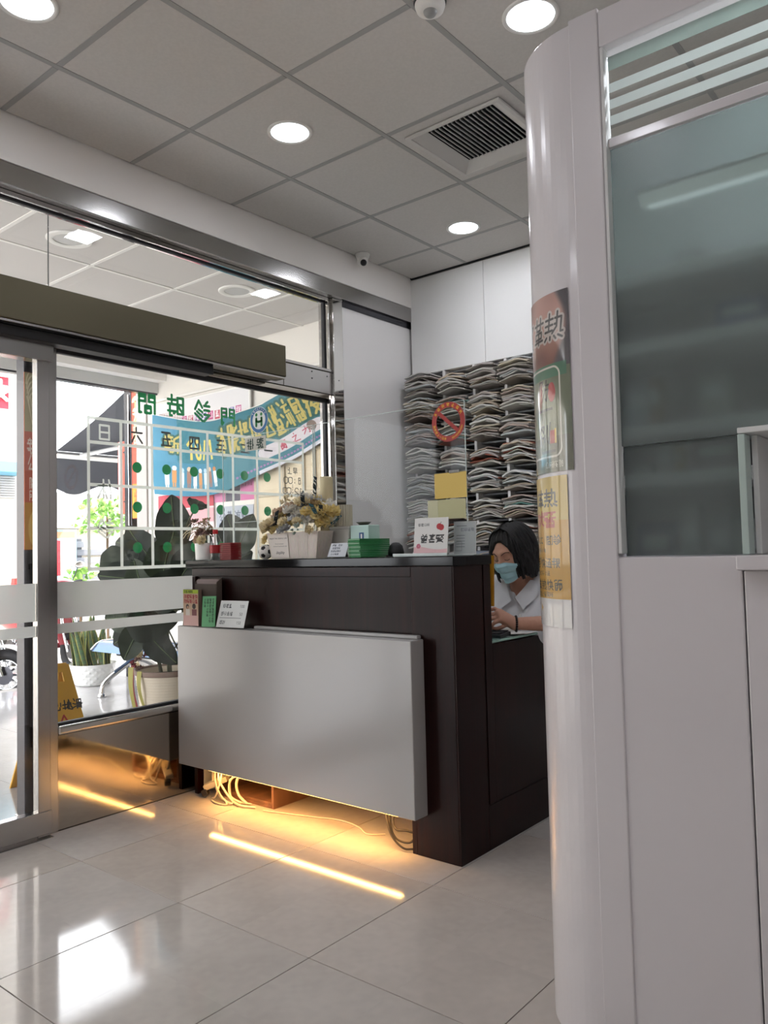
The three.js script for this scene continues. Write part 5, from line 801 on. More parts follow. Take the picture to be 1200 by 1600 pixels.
// teal vaccination banner on the side wall
{
  const b = thing('vaccine_banner', 'long teal banner with yellow characters sagging along the porch side wall', 'banner');
  const kt = [[-3.5, 2.46], [-3.0, 2.345], [-2.65, 2.29], [-2.28, 2.325], [-2.0, 2.355], [-1.7, 2.42], [-1.3, 2.5], [-0.75, 2.58]], kb = [[-3.48, 1.72], [-2.94, 1.665], [-2.59, 1.67], [-2.1, 1.765], [-1.73, 1.86], [-1.4, 1.965], [-1.1, 2.03], [-0.75, 2.1]];
  const ct = new THREE.CatmullRomCurve3(kt.map(([x, y]) => V3(x, y, 0))), cb = new THREE.CatmullRomCurve3(kb.map(([x, y]) => V3(x, y, 0)));
  const bt = tex(canvas(1536, 420, (c, W, h) => {
    c.fillStyle = '#2b6f7d'; c.fillRect(0, 0, W, h); c.fillStyle = '#44809a'; c.fillRect(0, 0, 150, h); c.fillStyle = '#387a94'; c.fillRect(0, 240, 420, 180);
    const o = { color: '#b5a55c', outline: '#245650', lw: 0.11, gap: 1.02 }; pen(c, '新', 70, 96, 96, o); c.fillStyle = '#cdb95e'; c.font = 'bold 160px sans-serif'; c.fillText('10/1', 196, 220, 250); pen(c, '本院提供', 478, 60, 170, { ...o, sx: 0.42, lw: 0.085 }); pen(c, '公費流感疫苗', 792, 44, 200, { ...o, sx: 0.44, lw: 0.08 });
    const r = rng(3); for (let i = 0; i < 9; i++) { const x = 90 + i * 42, y = 270 + 20 * r(); c.fillStyle = ['#b9743c', '#cfd6dc', '#a7c0cf', '#d0b49a'][i % 4]; c.beginPath(); c.arc(x, y, 13, 0, 7); c.fill(); c.fillStyle = ['#d9dde0', '#b98450', '#c2d3dd', '#8f6a5a'][i % 4]; c.fillRect(x - 13, y + 12, 26, 66); c.fillRect(x - 10, y + 76, 8, 26); c.fillRect(x + 2, y + 76, 8, 26); }
    c.fillStyle = '#c7c0c4'; c.beginPath(); c.roundRect(720, 262, 500, 82, 41); c.fill(); pen(c, '育之力', 860, 272, 62, { color: '#a8324a', lw: 0.1, gap: 1.5 }); c.fillStyle = '#7a6a62'; c.beginPath(); c.arc(1128, 292, 34, 0, 7); c.fill(); c.fillStyle = '#9a6a9e'; for (let i = 0; i < 30; i++) c.fillRect(560 + i * 22, 372, 14, 12); c.fillStyle = '#c9c9d2'; c.fillRect(700, 398, W, 22);
  }));
  part(b, 'cloth', sheet((u, v) => { const t = ct.getPoint(u), q = cb.getPoint(u); return [lerp(q.x, t.x, v), lerp(q.y, t.y, v), SW + 0.085 + 0.02 * Math.sin(u * 17 + v * 3) * (1 - 0.4 * v)]; }, 60, 8), std(0xffffff, 0.75, { map: bt, side: THREE.DoubleSide }));
  part(b, 'rope', tube(kt.map(([x, y]) => [x, y, SW + 0.085]), 0.004, 60, 5), M.white); part(b, 'tie', tube([[-3.5, 2.46, SW + 0.085], [-3.58, 2.56, SW + 0.02]], 0.003, 6, 5), M.white); part(b, 'tie', tube([[-0.75, 2.58, SW + 0.085], [-0.68, 2.62, SW + 0.02]], 0.003, 6, 5), M.white);
  const h = thing('wall_hook', 'small metal bracket on the side wall above the banner', 'bracket', [-1.74, 2.44, SW]); part(h, 'plate', B(0.07, 0.02, 0.006, 0.002), M.chrome, [0, 0, 0.0045]); part(h, 'pin', cyl(0.009, 0.009, 0.05, 12), M.chrome, [0.0, 0, 0.03], [PI / 2, 0, 0]); part(h, 'rod', cyl(0.003, 0.003, 0.12, 8), M.chrome, [0.03, -0.06, 0.045]);
}
// white box sign behind the banner, notices and the curtained window below it
{
  const s = thing('white_board_sign', 'white plastic board with small pink and purple squares above the teal banner', 'sign', [-2.85, 2.385, SW]);
  const sm = tex(canvas(1024, 256, (c) => { c.fillStyle = '#d6d4d4'; c.fillRect(0, 0, 1024, 256); const cs = ['#b23a78', '#b23a50', '#7b4a8f', '#52529a']; for (let i = 0; i < 9; i++) { c.fillStyle = cs[i % 4]; c.fillRect(300 + i * 74, 120 + (i % 2) * 4, 56, 62); pen(c, '流感疫苗公費快通報'[i], 304 + i * 74, 126, 46, { color: '#e3dede', lw: 0.1 }); } c.strokeStyle = '#c9a7a2'; c.lineWidth = 6; for (let i = 0; i < 8; i++) c.strokeRect(30 + i * 32, 70, 22, 90); }));
  part(s, 'board', B(1.3, 0.34, 0.02, 0.008), M.white, [0, 0, 0.033]); part(s, 'print', new THREE.PlaneGeometry(1.27, 0.31), std(0xffffff, 0.6, { map: sm }), [0, 0, 0.0435]);
  const note = (name, label, x0, x1, y0, y1, bg, draw) => { const w = x1 - x0, h = y1 - y0, t = thing(name, label, 'notice', [(x0 + x1) / 2, (y0 + y1) / 2, SW]); part(t, 'sheet', B(w, h, 0.004, 0.001), std(bg, 0.7), [0, 0, 0.0032]); part(t, 'print', new THREE.PlaneGeometry(w * 0.98, h * 0.98), std(0xffffff, 0.7, { map: tex(canvas(128, Math.round(128 * h / w), draw)) }), [0, 0, 0.0058]); };
  const fillp = (bg, fg, extra) => (c, w, h) => { c.fillStyle = bg; c.fillRect(0, 0, w, h); pen(c, '公費流感', 10, h * 0.12, 24, { color: fg, lw: 0.1 }); pen(c, '疫苗快通', 10, h * 0.4, 22, { color: fg, lw: 0.1 }); if (extra) extra(c, w, h); };
  note('pink_notice', 'pink notice on the porch wall, left of the dark one', -2.78, -2.58, 1.6, 1.85, 0xc87fa0, fillp('#c980a2', '#8c2a58')); note('dark_notice', 'dark grey notice between two pink ones on the porch wall', -2.57, -2.39, 1.6, 1.85, 0x4b4654, fillp('#4b4654', '#8d8798')); note('pink_notice', 'pink notice on the porch wall, right of the dark one', -2.38, -2.19, 1.6, 1.85, 0xc56a98, fillp('#c56a98', '#7d2150'));
  note('news_notice', 'grey printed notice with a yellow table below the dark notice', -2.7, -2.22, 1.22, 1.56, 0xa9adb6, fillp('#a9aeb8', '#4c5564', (c, w, h) => { c.fillStyle = '#c9ab4a'; c.fillRect(20, h * 0.55, 80, 26); c.strokeStyle = '#6f6a50'; for (let i = 0; i < 5; i++) c.strokeRect(20 + i * 16, h * 0.55, 16, 13); }));
  const r = thing('red_stripe_board', 'wide pale board with a red and pink stripe behind the big leaves', 'board', [-3.12, 1.4, SW]); part(r, 'board', B(0.8, 0.7, 0.012, 0.003), std(0xd9c9c8, 0.7), [0, 0, 0.008]); part(r, 'stripe', B(0.8, 0.13, 0.004, 0.001), std(0xb8404e, 0.6), [0, 0.24, 0.0165]); part(r, 'stripe', B(0.8, 0.12, 0.004, 0.001), std(0xcf9a9e, 0.6), [0, 0.1, 0.0165]);
  const w = struct('window_4'); BB(w, 'curtain_pane', [-2.17, 0.8, SW + 0.001], [-0.8, 1.95, SW + 0.012], std(0xd9c9ac, 0.6), 0.002); for (const x of [-2.17, -1.84, -1.62, -1.5, -1.2, -0.8]) BB(w, 'window_frame', [x - 0.014, 0.79, SW + 0.0125], [x + 0.014, 1.96, SW + 0.03], std(0xb9ab93, 0.5), 0.003); for (const y of [0.8, 1.62, 1.95]) BB(w, 'window_frame', [-2.155, y - 0.012, SW + 0.0125], [-0.815, y + 0.012, SW + 0.027], std(0xb9ab93, 0.5), 0.003);
}
// vinyl lettering and timetable on the window, made to be read from outside
{
  const turn = [0, -PI / 2, 0], on = GX - 0.0058;
  const t = thing('clinic_hours_lettering', 'row of four large green characters on the window, seen from behind', 'lettering', [on, 0, 0]);
  [['門', -0.642, 1.881, 0.1], ['診', -0.473, 1.888, 0.108], ['時', -0.308, 1.895, 0.108], ['間', -0.142, 1.889, 0.104]].forEach(([c, z, y, s]) => part(t, 'character', letter(c, s, 0.0135), M.green, [0, y, z], turn));
  const g = thing('timetable_decal', 'pale grid of clinic hours with green dots on the window, seen from behind', 'timetable', [on, 0, 0]);
  const cz = [0.17, 0.004, -0.164, -0.332, -0.5, -0.667, -0.838, -1.007, -1.195], ry = [1.785, 1.674, 1.48, 1.283, 1.098], hw = 0.0075, bar = (z0, y0, z1, y1) => part(g, 'grid_line', new THREE.PlaneGeometry(z1 - z0, y1 - y0), M.decal, [0, (y0 + y1) / 2, (z0 + z1) / 2], turn);
  ry.forEach((y) => bar(-1.195 - hw, y - hw, 0.17 + hw, y + hw)); cz.forEach((z) => { for (let k = 0; k < 4; k++) bar(z - hw, ry[k + 1] + hw, z + hw, ry[k] - hw); });
  [...'日六五四三二一'].forEach((c, i) => part(g, 'character', letter(c, 0.076, 0.009), i ? M.decalGrey : M.decal, [-0.0003, 1.726, (cz[i] + cz[i + 1]) / 2], turn));
  [...'休診'].forEach((c, i) => part(g, 'character', letter(c, 0.088, 0.009), M.decal, [0, 1.46 - i * 0.18, 0.085], turn));
  for (let j = 0; j < 3; j++) for (let i = 1; i < 7; i++) if (j < 2 || i < 5) part(g, 'dot', new THREE.CircleGeometry(0.026, 32), M.green, [-0.0003, [1.573, 1.384, 1.192][j], [0, -0.081, -0.248, -0.413, -0.581, -0.747, -0.911][i]], turn);
  const put = (s, y, h, w) => [...s].forEach((c, i) => part(g, 'character', letter(c, h, h * 0.11), M.decalGrey, [-0.0003, y, -1.108 + (i - (s.length - 1) / 2) * w], turn));
  put('早上', 1.622, 0.04, 0.045); put('8:00', 1.566, 0.042, 0.036); put('|', 1.534, 0.026, 0.03); put('12:00', 1.506, 0.042, 0.031); put('下午', 1.43, 0.04, 0.045); put('2:00', 1.37, 0.042, 0.036);
}
// big-leaved plant in a ribbed cream pot
{
  const p = thing('leafy_plant', 'tall plant with very large dark leaves in a ribbed cream pot outside the window', 'plant', [-2.0, 0, -1.3]);
  const ribs = []; for (let i = 0; i <= 44; i++) { const y = i / 44; ribs.push([0.19 + 0.045 * y + 0.0022 * Math.sin(i * 2.6) + 0.001, 0.004 + y * 0.35]); }
  part(p, 'pot', lathe([[0, 0.002], [0.18, 0.002], ...ribs, [0.215, 0.35], [0.2, 0.3], [0, 0.3]], 40), std(0xb9ae9c, 0.8)); part(p, 'soil', lathe([[0, 0.318], [0.213, 0.312]].reverse(), 24), std(0x3a2c22, 0.95)); part(p, 'rim_band', lathe([[0.236, 0.33], [0.241, 0.335], [0.241, 0.362], [0.232, 0.366], [0.222, 0.36], [0.214, 0.33]], 40), std(0x6d5a50, 0.8));
  const lm = [0x131d12, 0x182415, 0x101a11, 0x1e2a18].map((c) => phys({ color: c, roughness: 0.6, side: THREE.DoubleSide, transmission: 0.06, thickness: 0, specularIntensity: 0.5 })), stemM = std(0x3a3b24, 0.8), rib = std(0x4a5a36, 0.7);
  const leaf = (L, W, fold, droop, seed) => { const r = rng(seed), ph = r() * 6; return sheet((u, v) => { const s = Math.pow(Math.sin(PI * Math.pow(clamp(v, 0.004, 0.996), 0.72)), 0.62) * (1 - 0.12 * v), a = u * 2 - 1, x = a * s * W * 0.5; return [x, L * v * (1 - 0.1 * droop * v), fold * Math.abs(a) * s * W * 0.35 - droop * L * v * v * 0.35 + 0.012 * Math.sin(v * 15 + ph) * Math.abs(a) * s]; }, 8, 12); };
  const lv = [leaf(0.46, 0.3, 0.3, 0.5, 1), leaf(0.4, 0.3, 0.4, 0.8, 2), leaf(0.5, 0.26, 0.25, 1.0, 3), leaf(0.36, 0.25, 0.35, 0.4, 4)];
  const vein = (L, droop) => tube([[0, 0.01, 0.003], [0, L * 0.5 * (1 - 0.05 * droop), 0.004 - droop * L * 0.0875], [0, L * 0.95 * (1 - 0.095 * droop), 0.004 - droop * L * 0.316]], 0.0035, 8, 5), vn = [vein(0.46, 0.5), vein(0.4, 0.8), vein(0.5, 1), vein(0.36, 0.4)];
  // each leaf: where its middle is (world), which shape, roll in the view plane, pitch, yaw, size
  const spots = [[-1.84, 1.4, -1.22, 0, 0.2, -0.1, 0.6, 0.92], [-1.6, 1.5, -1.25, 3, -0.7, -0.9, 1.5, 0.6], [-1.2, 1.3, -1.2, 1, 0.5, -0.1, 0.5, 0.8], [-0.98, 1.28, -1.12, 3, -0.4, 0.0, 0.6, 0.75], [-2.45, 1.24, -1.25, 2, 1.25, -0.2, 0.5, 0.95], [-2.6, 1.08, -1.2, 1, 1.9, -0.1, 0.4, 0.95], [-2.12, 1.22, -1.15, 0, 0.7, 0.1, 0.6, 0.9], [-1.75, 1.16, -1.1, 1, -0.2, 0.1, 0.6, 0.95], [-1.45, 1.14, -1.1, 0, -0.6, 0, 0.6, 0.8], [-1.12, 1.08, -1.1, 1, -1.1, 0.1, 0.7, 0.95], [-2.3, 1.0, -1.1, 0, 1.5, 0.1, 0.6, 0.95], [-1.95, 0.98, -1.02, 1, 0.4, 0.2, 0.6, 0.9], [-1.55, 0.95, -1.0, 0, -1.0, 0.1, 0.6, 0.9], [-2.5, 0.8, -1.3, 2, 2.0, -0.2, 0.5, 0.9], [-2.42, 0.6, -1.25, 0, 2.1, -0.1, 0.5, 0.9], [-2.25, 0.72, -1.05, 1, 1.7, 0.1, 0.6, 0.8], [-1.75, 0.72, -1.0, 1, -1.5, 0.1, 0.7, 0.9], [-2.05, 0.55, -1.02, 3, 2.6, 0.1, 0.6, 0.8], [-1.8, 0.52, -1.1, 3, -2.4, 0, 0.6, 0.8], [-1.4, 0.8, -1.25, 0, -1.7, 0, 0.6, 0.9], [-1.25, 0.98, -1.4, 0, -1.3, 0, 0.6, 0.9], [-2.0, 1.12, -1.5, 0, 0.9, 0, 0.6, 1], [-1.6, 1.02, -1.5, 1, -0.5, 0, 0.6, 1.05], [-2.3, 0.88, -1.5, 0, 1.6, 0, 0.6, 1], [-1.85, 0.86, -1.45, 1, 0.3, 0, 0.6, 1.05]];
  const trunk = [[0, 0.3, 0], [0.02, 0.55, 0.03], [-0.02, 0.85, 0.05], [0.03, 1.15, 0.06]]; part(p, 'stem', tube(trunk, 0.017, 20, 8), stemM); part(p, 'stem', tube([[0.06, 0.3, -0.04], [0.1, 0.6, -0.05], [0.18, 1.0, -0.02]], 0.013, 16, 8), stemM); part(p, 'stem', tube([[-0.06, 0.3, 0.02], [-0.12, 0.6, 0.06], [-0.2, 0.9, 0.1]], 0.013, 16, 8), stemM);
  spots.forEach(([x, y, z, k, roll, pitch, yaw, s], i) => {
    const L = [0.46, 0.4, 0.5, 0.36][k] * s, m = part(p, 'leaf', lv[k], lm[i % 4]); m.scale.setScalar(s);
    const q = new THREE.Quaternion().setFromEuler(new THREE.Euler(0, yaw, 0)).multiply(new THREE.Quaternion().setFromEuler(new THREE.Euler(pitch, 0, roll))); m.quaternion.copy(q);
    const mid = V3(0, L * 0.5, 0).applyQuaternion(q), base = V3(x + 2.0, y, z + 1.3).sub(mid); m.position.copy(base); part(m, 'midrib', vn[k], rib);
    const ty = clamp(base.y - 0.22, 0.33, 1.05), tp = [0.05 * Math.sin(i), ty, 0.04 * Math.cos(i * 2)]; part(p, 'petiole', tube([tp, [lerp(tp[0], base.x, 0.55), lerp(ty, base.y, 0.6) + 0.05, lerp(tp[2], base.z, 0.5)], base.toArray()], 0.006, 10, 5), stemM);
  });
  const rm = std(0x6a1620, 0.7), ym = std(0x8a8440, 0.7), strip = (L, w) => sheet((u, v) => [(u - 0.5) * w * (1 - 0.5 * v), -L * v, 0.02 * Math.sin(v * 4)], 2, 8);
  [[-0.2, 0.36, 0.17, 0.3, rm, 0.05], [-0.17, 0.38, 0.2, 0.36, ym, 0.045], [0.0, 0.37, 0.245, 0.26, ym, 0.04]].forEach(([x, y, z, L, m, w]) => part(p, 'hanging_leaf', strip(L, w), m, [x, y, z], [0.05, 0.3, 0.05]));
  const r = rng(6); for (let i = 0; i < 9; i++) part(p, 'dry_flower', blossom(40 + i % 2, 0.035, 2, 0.8), [FL.rose, rm, FL.cream, rm][i % 4], [-0.17 + 0.16 * r(), 0.38 + 0.16 * r(), 0.12 + 0.1 * r()], [r(), r() * 6, r()]);
}
// snake plant in a dimpled white pot
{
  const p = thing('snake_plant', 'snake plant with upright striped leaves in a dimpled white pot', 'plant', [-3.96, 0, -1.87]);
  part(p, 'pot', sheet((u, v) => { const a = u * 2 * PI, k = Math.max(0, Math.cos(a * 18 + (Math.floor(v * 7) % 2) * PI)) * Math.max(0, Math.sin(v * 7 * PI % PI)), q = 0.145 + 0.06 * Math.pow(v, 0.8) + 0.006 * k * (v < 0.9 ? 1 : 0); return [q * Math.cos(a), 0.002 + 0.19 * v, q * Math.sin(a)]; }, 144, 42), std(0xe0e0dd, 0.5, { side: THREE.DoubleSide })); part(p, 'soil', lathe([[0, 0.165], [0.195, 0.16]].reverse(), 24), std(0x43362a, 0.95)); part(p, 'bottom', lathe([[0, 0.004], [0.143, 0.004]].reverse(), 24), M.white);
  const lt = tex(canvas(64, 256, (c) => { c.fillStyle = '#8d8a42'; c.fillRect(0, 0, 64, 256); const r = rng(2); for (let y = 0; y < 256; y += 3) { c.fillStyle = `rgb(${52 + r() * 26},${72 + r() * 30},${46 + r() * 20})`; c.fillRect(9 + r() * 3, y, 44 + r() * 4, 3); } })), lm = std(0xffffff, 0.5, { map: lt, side: THREE.DoubleSide });
  const bl = [0, 1, 2].map((k) => sheet((u, v) => { const a = u * 2 - 1, w = 0.026 * Math.pow(1 - v, 0.45) * (0.75 + 0.5 * Math.sin(v * 2.6)); return [a * w, v, 0.4 * a * a * w + 0.05 * Math.sin(v * 2 + k * 2) * v]; }, 4, 10)), r = rng(14);
  for (let i = 0; i < 30; i++) { const a = r() * 6.28, q = 0.15 * Math.sqrt(r()), h = 0.26 + 0.26 * r(); part(p, 'leaf', bl[i % 3], lm, [q * Math.cos(a), 0.15, q * Math.sin(a)], [0.28 * (r() - 0.5) + 0.5 * q * Math.sin(a), r() * 6, -1.6 * q * Math.cos(a)]).scale.set(1, h, 1); }
}
// waiting bench
{
  const b = thing('bench', 'blue-grey metal waiting bench on splayed chrome legs outside the window', 'bench', [-2.75, 0, -1.9]);
  const bm = phys({ color: 0x6f8db8, metalness: 0.75, roughness: 0.28 });
  for (let k = 0; k < 3; k++) part(b, 'seat', sheet((u, v) => { const z = lerp(0.27, -0.22, v), y = 0.405 + 0.02 * Math.sin(v * PI * 1.5 + 0.4) - (v < 0.16 ? (0.16 - v) * 0.4 : 0); return [-0.83 + k * 0.56 + u * 0.54, y, z]; }, 4, 18), Object.assign(bm, { side: THREE.DoubleSide }));
  for (let k = 0; k < 3; k++) for (const s of [0, 1]) part(b, 'seat_edge', tube([[-0.83 + k * 0.56 + s * 0.54, 0.355, 0.272], [-0.83 + k * 0.56 + s * 0.54, 0.412, 0.2], [-0.83 + k * 0.56 + s * 0.54, 0.425, 0.05], [-0.83 + k * 0.56 + s * 0.54, 0.4, -0.22]], 0.012, 14, 7), M.chrome);
  part(b, 'beam', B(1.6, 0.06, 0.06, 0.006), M.dark, [0, 0.315, 0.02]);
  for (const x of [-0.52, 0.52]) { const l = part(b, 'leg', merge([tube([[x, 0.03, 0.36], [x, 0.1, 0.34], [x, 0.25, 0.1], [x, 0.28, 0.02]], 0.022, 16, 9), tube([[x, 0.03, -0.3], [x, 0.1, -0.27], [x, 0.24, -0.08], [x, 0.28, 0.02]], 0.022, 16, 9), cyl(0.02, 0.02, 0.12, 12).translate(x, 0.345, 0.02)]), M.chrome); for (const z of [0.36, -0.3]) part(l, 'foot_cap', lathe([[0, 0.001], [0.036, 0.001], [0.036, 0.01], [0.024, 0.03], [0, 0.034]], 18), M.chrome, [x, 0, z]); }
}
// yellow wet-floor sign
{
  const s = thing('wet_floor_sign', 'yellow folding wet-floor sign with black characters and a red triangle', 'sign', [-1.15, 0, 0.0]);
  const ym = std(0xc9971e, 0.5), pts = [[-0.16, 0], [-0.12, 0], [-0.09, 0.05], [0.09, 0.05], [0.12, 0], [0.16, 0], [0.06, 0.62], [-0.06, 0.62]], hole = [[-0.028, 0.535], [0.028, 0.535], [0.024, 0.585], [-0.024, 0.585]], g = extrude(pts, 0.008, 0.002, [hole]);
  const tilt = 0.235, front = part(s, 'front_panel', g, ym, [0.152, 0, 0], [0, PI / 2, 0]); front.rotation.set(0, PI / 2, 0); front.rotateX(-tilt);
  const back = part(s, 'back_panel', g, ym, [-0.152, 0, 0]); back.rotation.set(0, -PI / 2, 0); back.rotateX(-tilt); part(s, 'hinge', cyl(0.006, 0.006, 0.11, 10), ym, [0, 0.607, 0], [PI / 2, 0, 0]);
  const DS = { side: THREE.DoubleSide }, blk = std(0x191714, 0.6, DS), rd = std(0xa32018, 0.6, DS);
  [...'小心地滑'].forEach((c, i) => part(front, 'character', letter(c, 0.052, 0.0066), blk, [-0.082 + i * 0.0545, 0.415, 0.0112])); part(front, 'triangle', merge(ribbon([[-0.085, 0.21], [0, 0.368], [0.085, 0.21], [-0.085, 0.21]], 0.009)), rd, [0, 0, 0.0112]); part(front, 'figure', merge([...ribbon([[-0.03, 0.225], [0, 0.25], [0.02, 0.235]], 0.012), ...ribbon([[0, 0.25], [-0.012, 0.275]], 0.012), ...ribbon([[0.01, 0.272], [0.01, 0.274]], 0.016)]), rd, [0, 0, 0.0112]);
}
// stainless post outside the doors, with an orange festival board on it
{
  const p = thing('outer_post', 'dark polished steel post standing just outside the glass door', 'post', [-0.68, 0, 0.372]); part(p, 'shaft', B(0.07, 2.08, 0.085, 0.004), M.darkSteel, [0, 1.0405, 0]); part(p, 'shoe', B(0.082, 0.05, 0.097, 0.004), M.steel, [0, 0.0255, 0]);
  const o = thing('orange_board', 'narrow orange and cream festival board with curly lines fixed to the steel post', 'board', [-0.641, 1.58, 0.372]);
  const om = tex(canvas(96, 448, (c) => { const bands = [[0, 150, '#b9b08e'], [150, 250, '#c9705e'], [250, 330, '#c05a3c'], [330, 448, '#c08a2c']]; for (const [a, b, k] of bands) { c.fillStyle = k; c.fillRect(0, a, 96, b - a); } c.strokeStyle = '#e6dfc0'; c.lineWidth = 5; for (let i = 0; i < 5; i++) { c.beginPath(); c.arc(48, 30 + i * 12, 40 - i * 3, PI, 2 * PI); c.stroke(); c.beginPath(); c.moveTo(10 + i * 19, 60); c.bezierCurveTo(30 + i * 10, 90, 30 + i * 10, 120, 48, 142); c.stroke(); } c.fillStyle = '#6f6d72'; c.beginPath(); c.ellipse(48, 96, 12, 34, 0, 0, 7); c.fill();
    pen(c, '新公', 14, 168, 40, { color: '#eeddd0', lw: 0.13, vertical: true }); pen(c, '院所', 22, 268, 28, { color: '#eeddd0', lw: 0.13, vertical: true }); c.fillStyle = '#d8b05a'; c.beginPath(); c.ellipse(48, 396, 30, 44, 0, 0, 7); c.fill(); }));
  part(o, 'board', B(0.006, 0.78, 0.088, 0.002), std(0xb5602c, 0.6)); part(o, 'print', new THREE.PlaneGeometry(0.086, 0.776), std(0xffffff, 0.5, { map: om }), [0.0036, 0, 0], [0, PI / 2, 0]);
}
// ================================================================ THE STREET
{
  const road = structMesh('ground_street', B(60, 0.1, 80, 0.01), std(0x8b8a88, 0.9), [-34.4, -0.21, 0]);
  const wA = struct('building_left'); const wm = std(0xc9c5c0, 0.85);
  BB(wA, 'facade', [-12.5, -0.16, -3.75], [-9.2, 10, 9], wm, 0.01);
  BB(wA, 'blue_canopy', [-9.2, 2.42, -3.72], [-8.7, 2.58, 2], std(0x6fb0cf, 0.6), 0.01); for (let k = 0; k < 9; k++) BB(wA, 'shutter_slat', [-9.2, 2.08 + k * 0.037, -3.7], [-9.165, 2.112 + k * 0.037, 1.5], std(0xa9a6a6, 0.5), 0.006);
  for (let k = 0; k < 4; k++) { const z = -3.2 + k * 2.2; BB(wA, 'window', [-9.21, 5.6, z], [-9.18, 7.0, z + 1.2], std(0x54606a, 0.2), 0.005); BB(wA, 'window_frame', [-9.2, 5.5, z - 0.08], [-9.19, 7.1, z + 1.28], M.white, 0.004); }
  const wB = struct('building_right'); const gm = std(0x9a9894, 0.9);
  BB(wB, 'parapet', [-14, 1.75, -20], [-12, 2.45, -5.2], gm, 0.02); BB(wB, 'wall', [-14, -0.16, -20], [-12.1, 1.74, -5.2], std(0xc9c2b4, 0.85), 0.02); BB(wB, 'ledge', [-12.1, 1.2, -20], [-11.8, 1.3, -5.2], gm, 0.01); BB(wB, 'eave', [-12.1, 1.74, -20], [-11.7, 1.84, -5.2], M.white, 0.01);
  const wC = struct('building_far'); BB(wC, 'block', [-15, -0.16, -40], [-6.0, 2.2, -22], std(0xd2cec6, 0.85), 0.02); BB(wC, 'roof_slab', [-15.2, 2.2, -40.2], [-5.8, 2.4, -21.8], std(0x8d8a86, 0.9), 0.02);
  BB(wC, 'window', [-6.02, 0.8, -24.5], [-5.97, 1.8, -23.2], std(0x5b6670, 0.3), 0.005);
}
{
  const b = thing('red_banner', 'red hanging banner with a large white character on the opposite building', 'banner', [-9.14, 3.75, -2.62]);
  part(b, 'cloth', sheet((u, v) => [0.03 * Math.sin(u * 9), (v - 0.5) * 0.66, (0.5 - u) * 1.9], 20, 3), std(0xb02a3c, 0.75, { side: THREE.DoubleSide })); part(b, 'rope', tube([[0, 0.33, 0.95], [0, 0.36, 0], [0, 0.33, -0.95]], 0.008, 12, 5), M.white);
  [...'流感疫苗'].forEach((c, i) => part(b, 'character', letter(c, 0.44, 0.058), std(0xd9cfcd, 0.7, { side: THREE.DoubleSide }), [0.045, 0, 0.66 - i * 0.46 - 0.5], [0, PI / 2, 0]));
}
// dark awning of the neighbouring shop
{
  const a = thing('awning', 'dark grey folding awning with a scalloped valance beyond the porch', 'awning');
  const am = std(0x3f4147, 0.8, { side: THREE.DoubleSide }), z0 = -2.62, z1 = -5.6, P0 = [-3.9, 3.18], P1 = [-5.98, 2.4];
  part(a, 'canvas_roof', sheet((u, v) => [lerp(P0[0], P1[0], v), lerp(P0[1], P1[1], v) - 0.05 * Math.sin(v * PI), lerp(z0, z1, u)], 12, 10), am);
  part(a, 'front_bar', B(0.05, 0.05, z0 - z1, 0.008), M.white, [P1[0] + 0.02, P1[1] - 0.06, (z0 + z1) / 2]);
  part(a, 'valance', sheet((u, v) => [P1[0] - 0.01, lerp(P1[1] - 0.02 - 0.42 - 0.06 * Math.sin(u * 22) , P1[1], v), lerp(z0, z1, u)], 90, 3), am);
  for (const z of [-2.9, -5.2]) { part(a, 'folding_arm', tube([[-4.1, 2.72, z - 0.5], [-5.3, 2.5, z - 0.45]], 0.025, 4, 8), M.whiteMatt); part(a, 'folding_arm', tube([[-5.3, 2.5, z - 0.45], [-5.94, 2.36, z]], 0.025, 4, 8), M.whiteMatt); part(a, 'elbow', B(0.09, 0.06, 0.06, 0.008), M.chrome, [-5.3, 2.5, z - 0.45]); }
  BB(a, 'wall_rail', [-3.9, 3.11, z1], [-3.63, 3.21, -2.92], M.whiteMatt, 0.01);
}
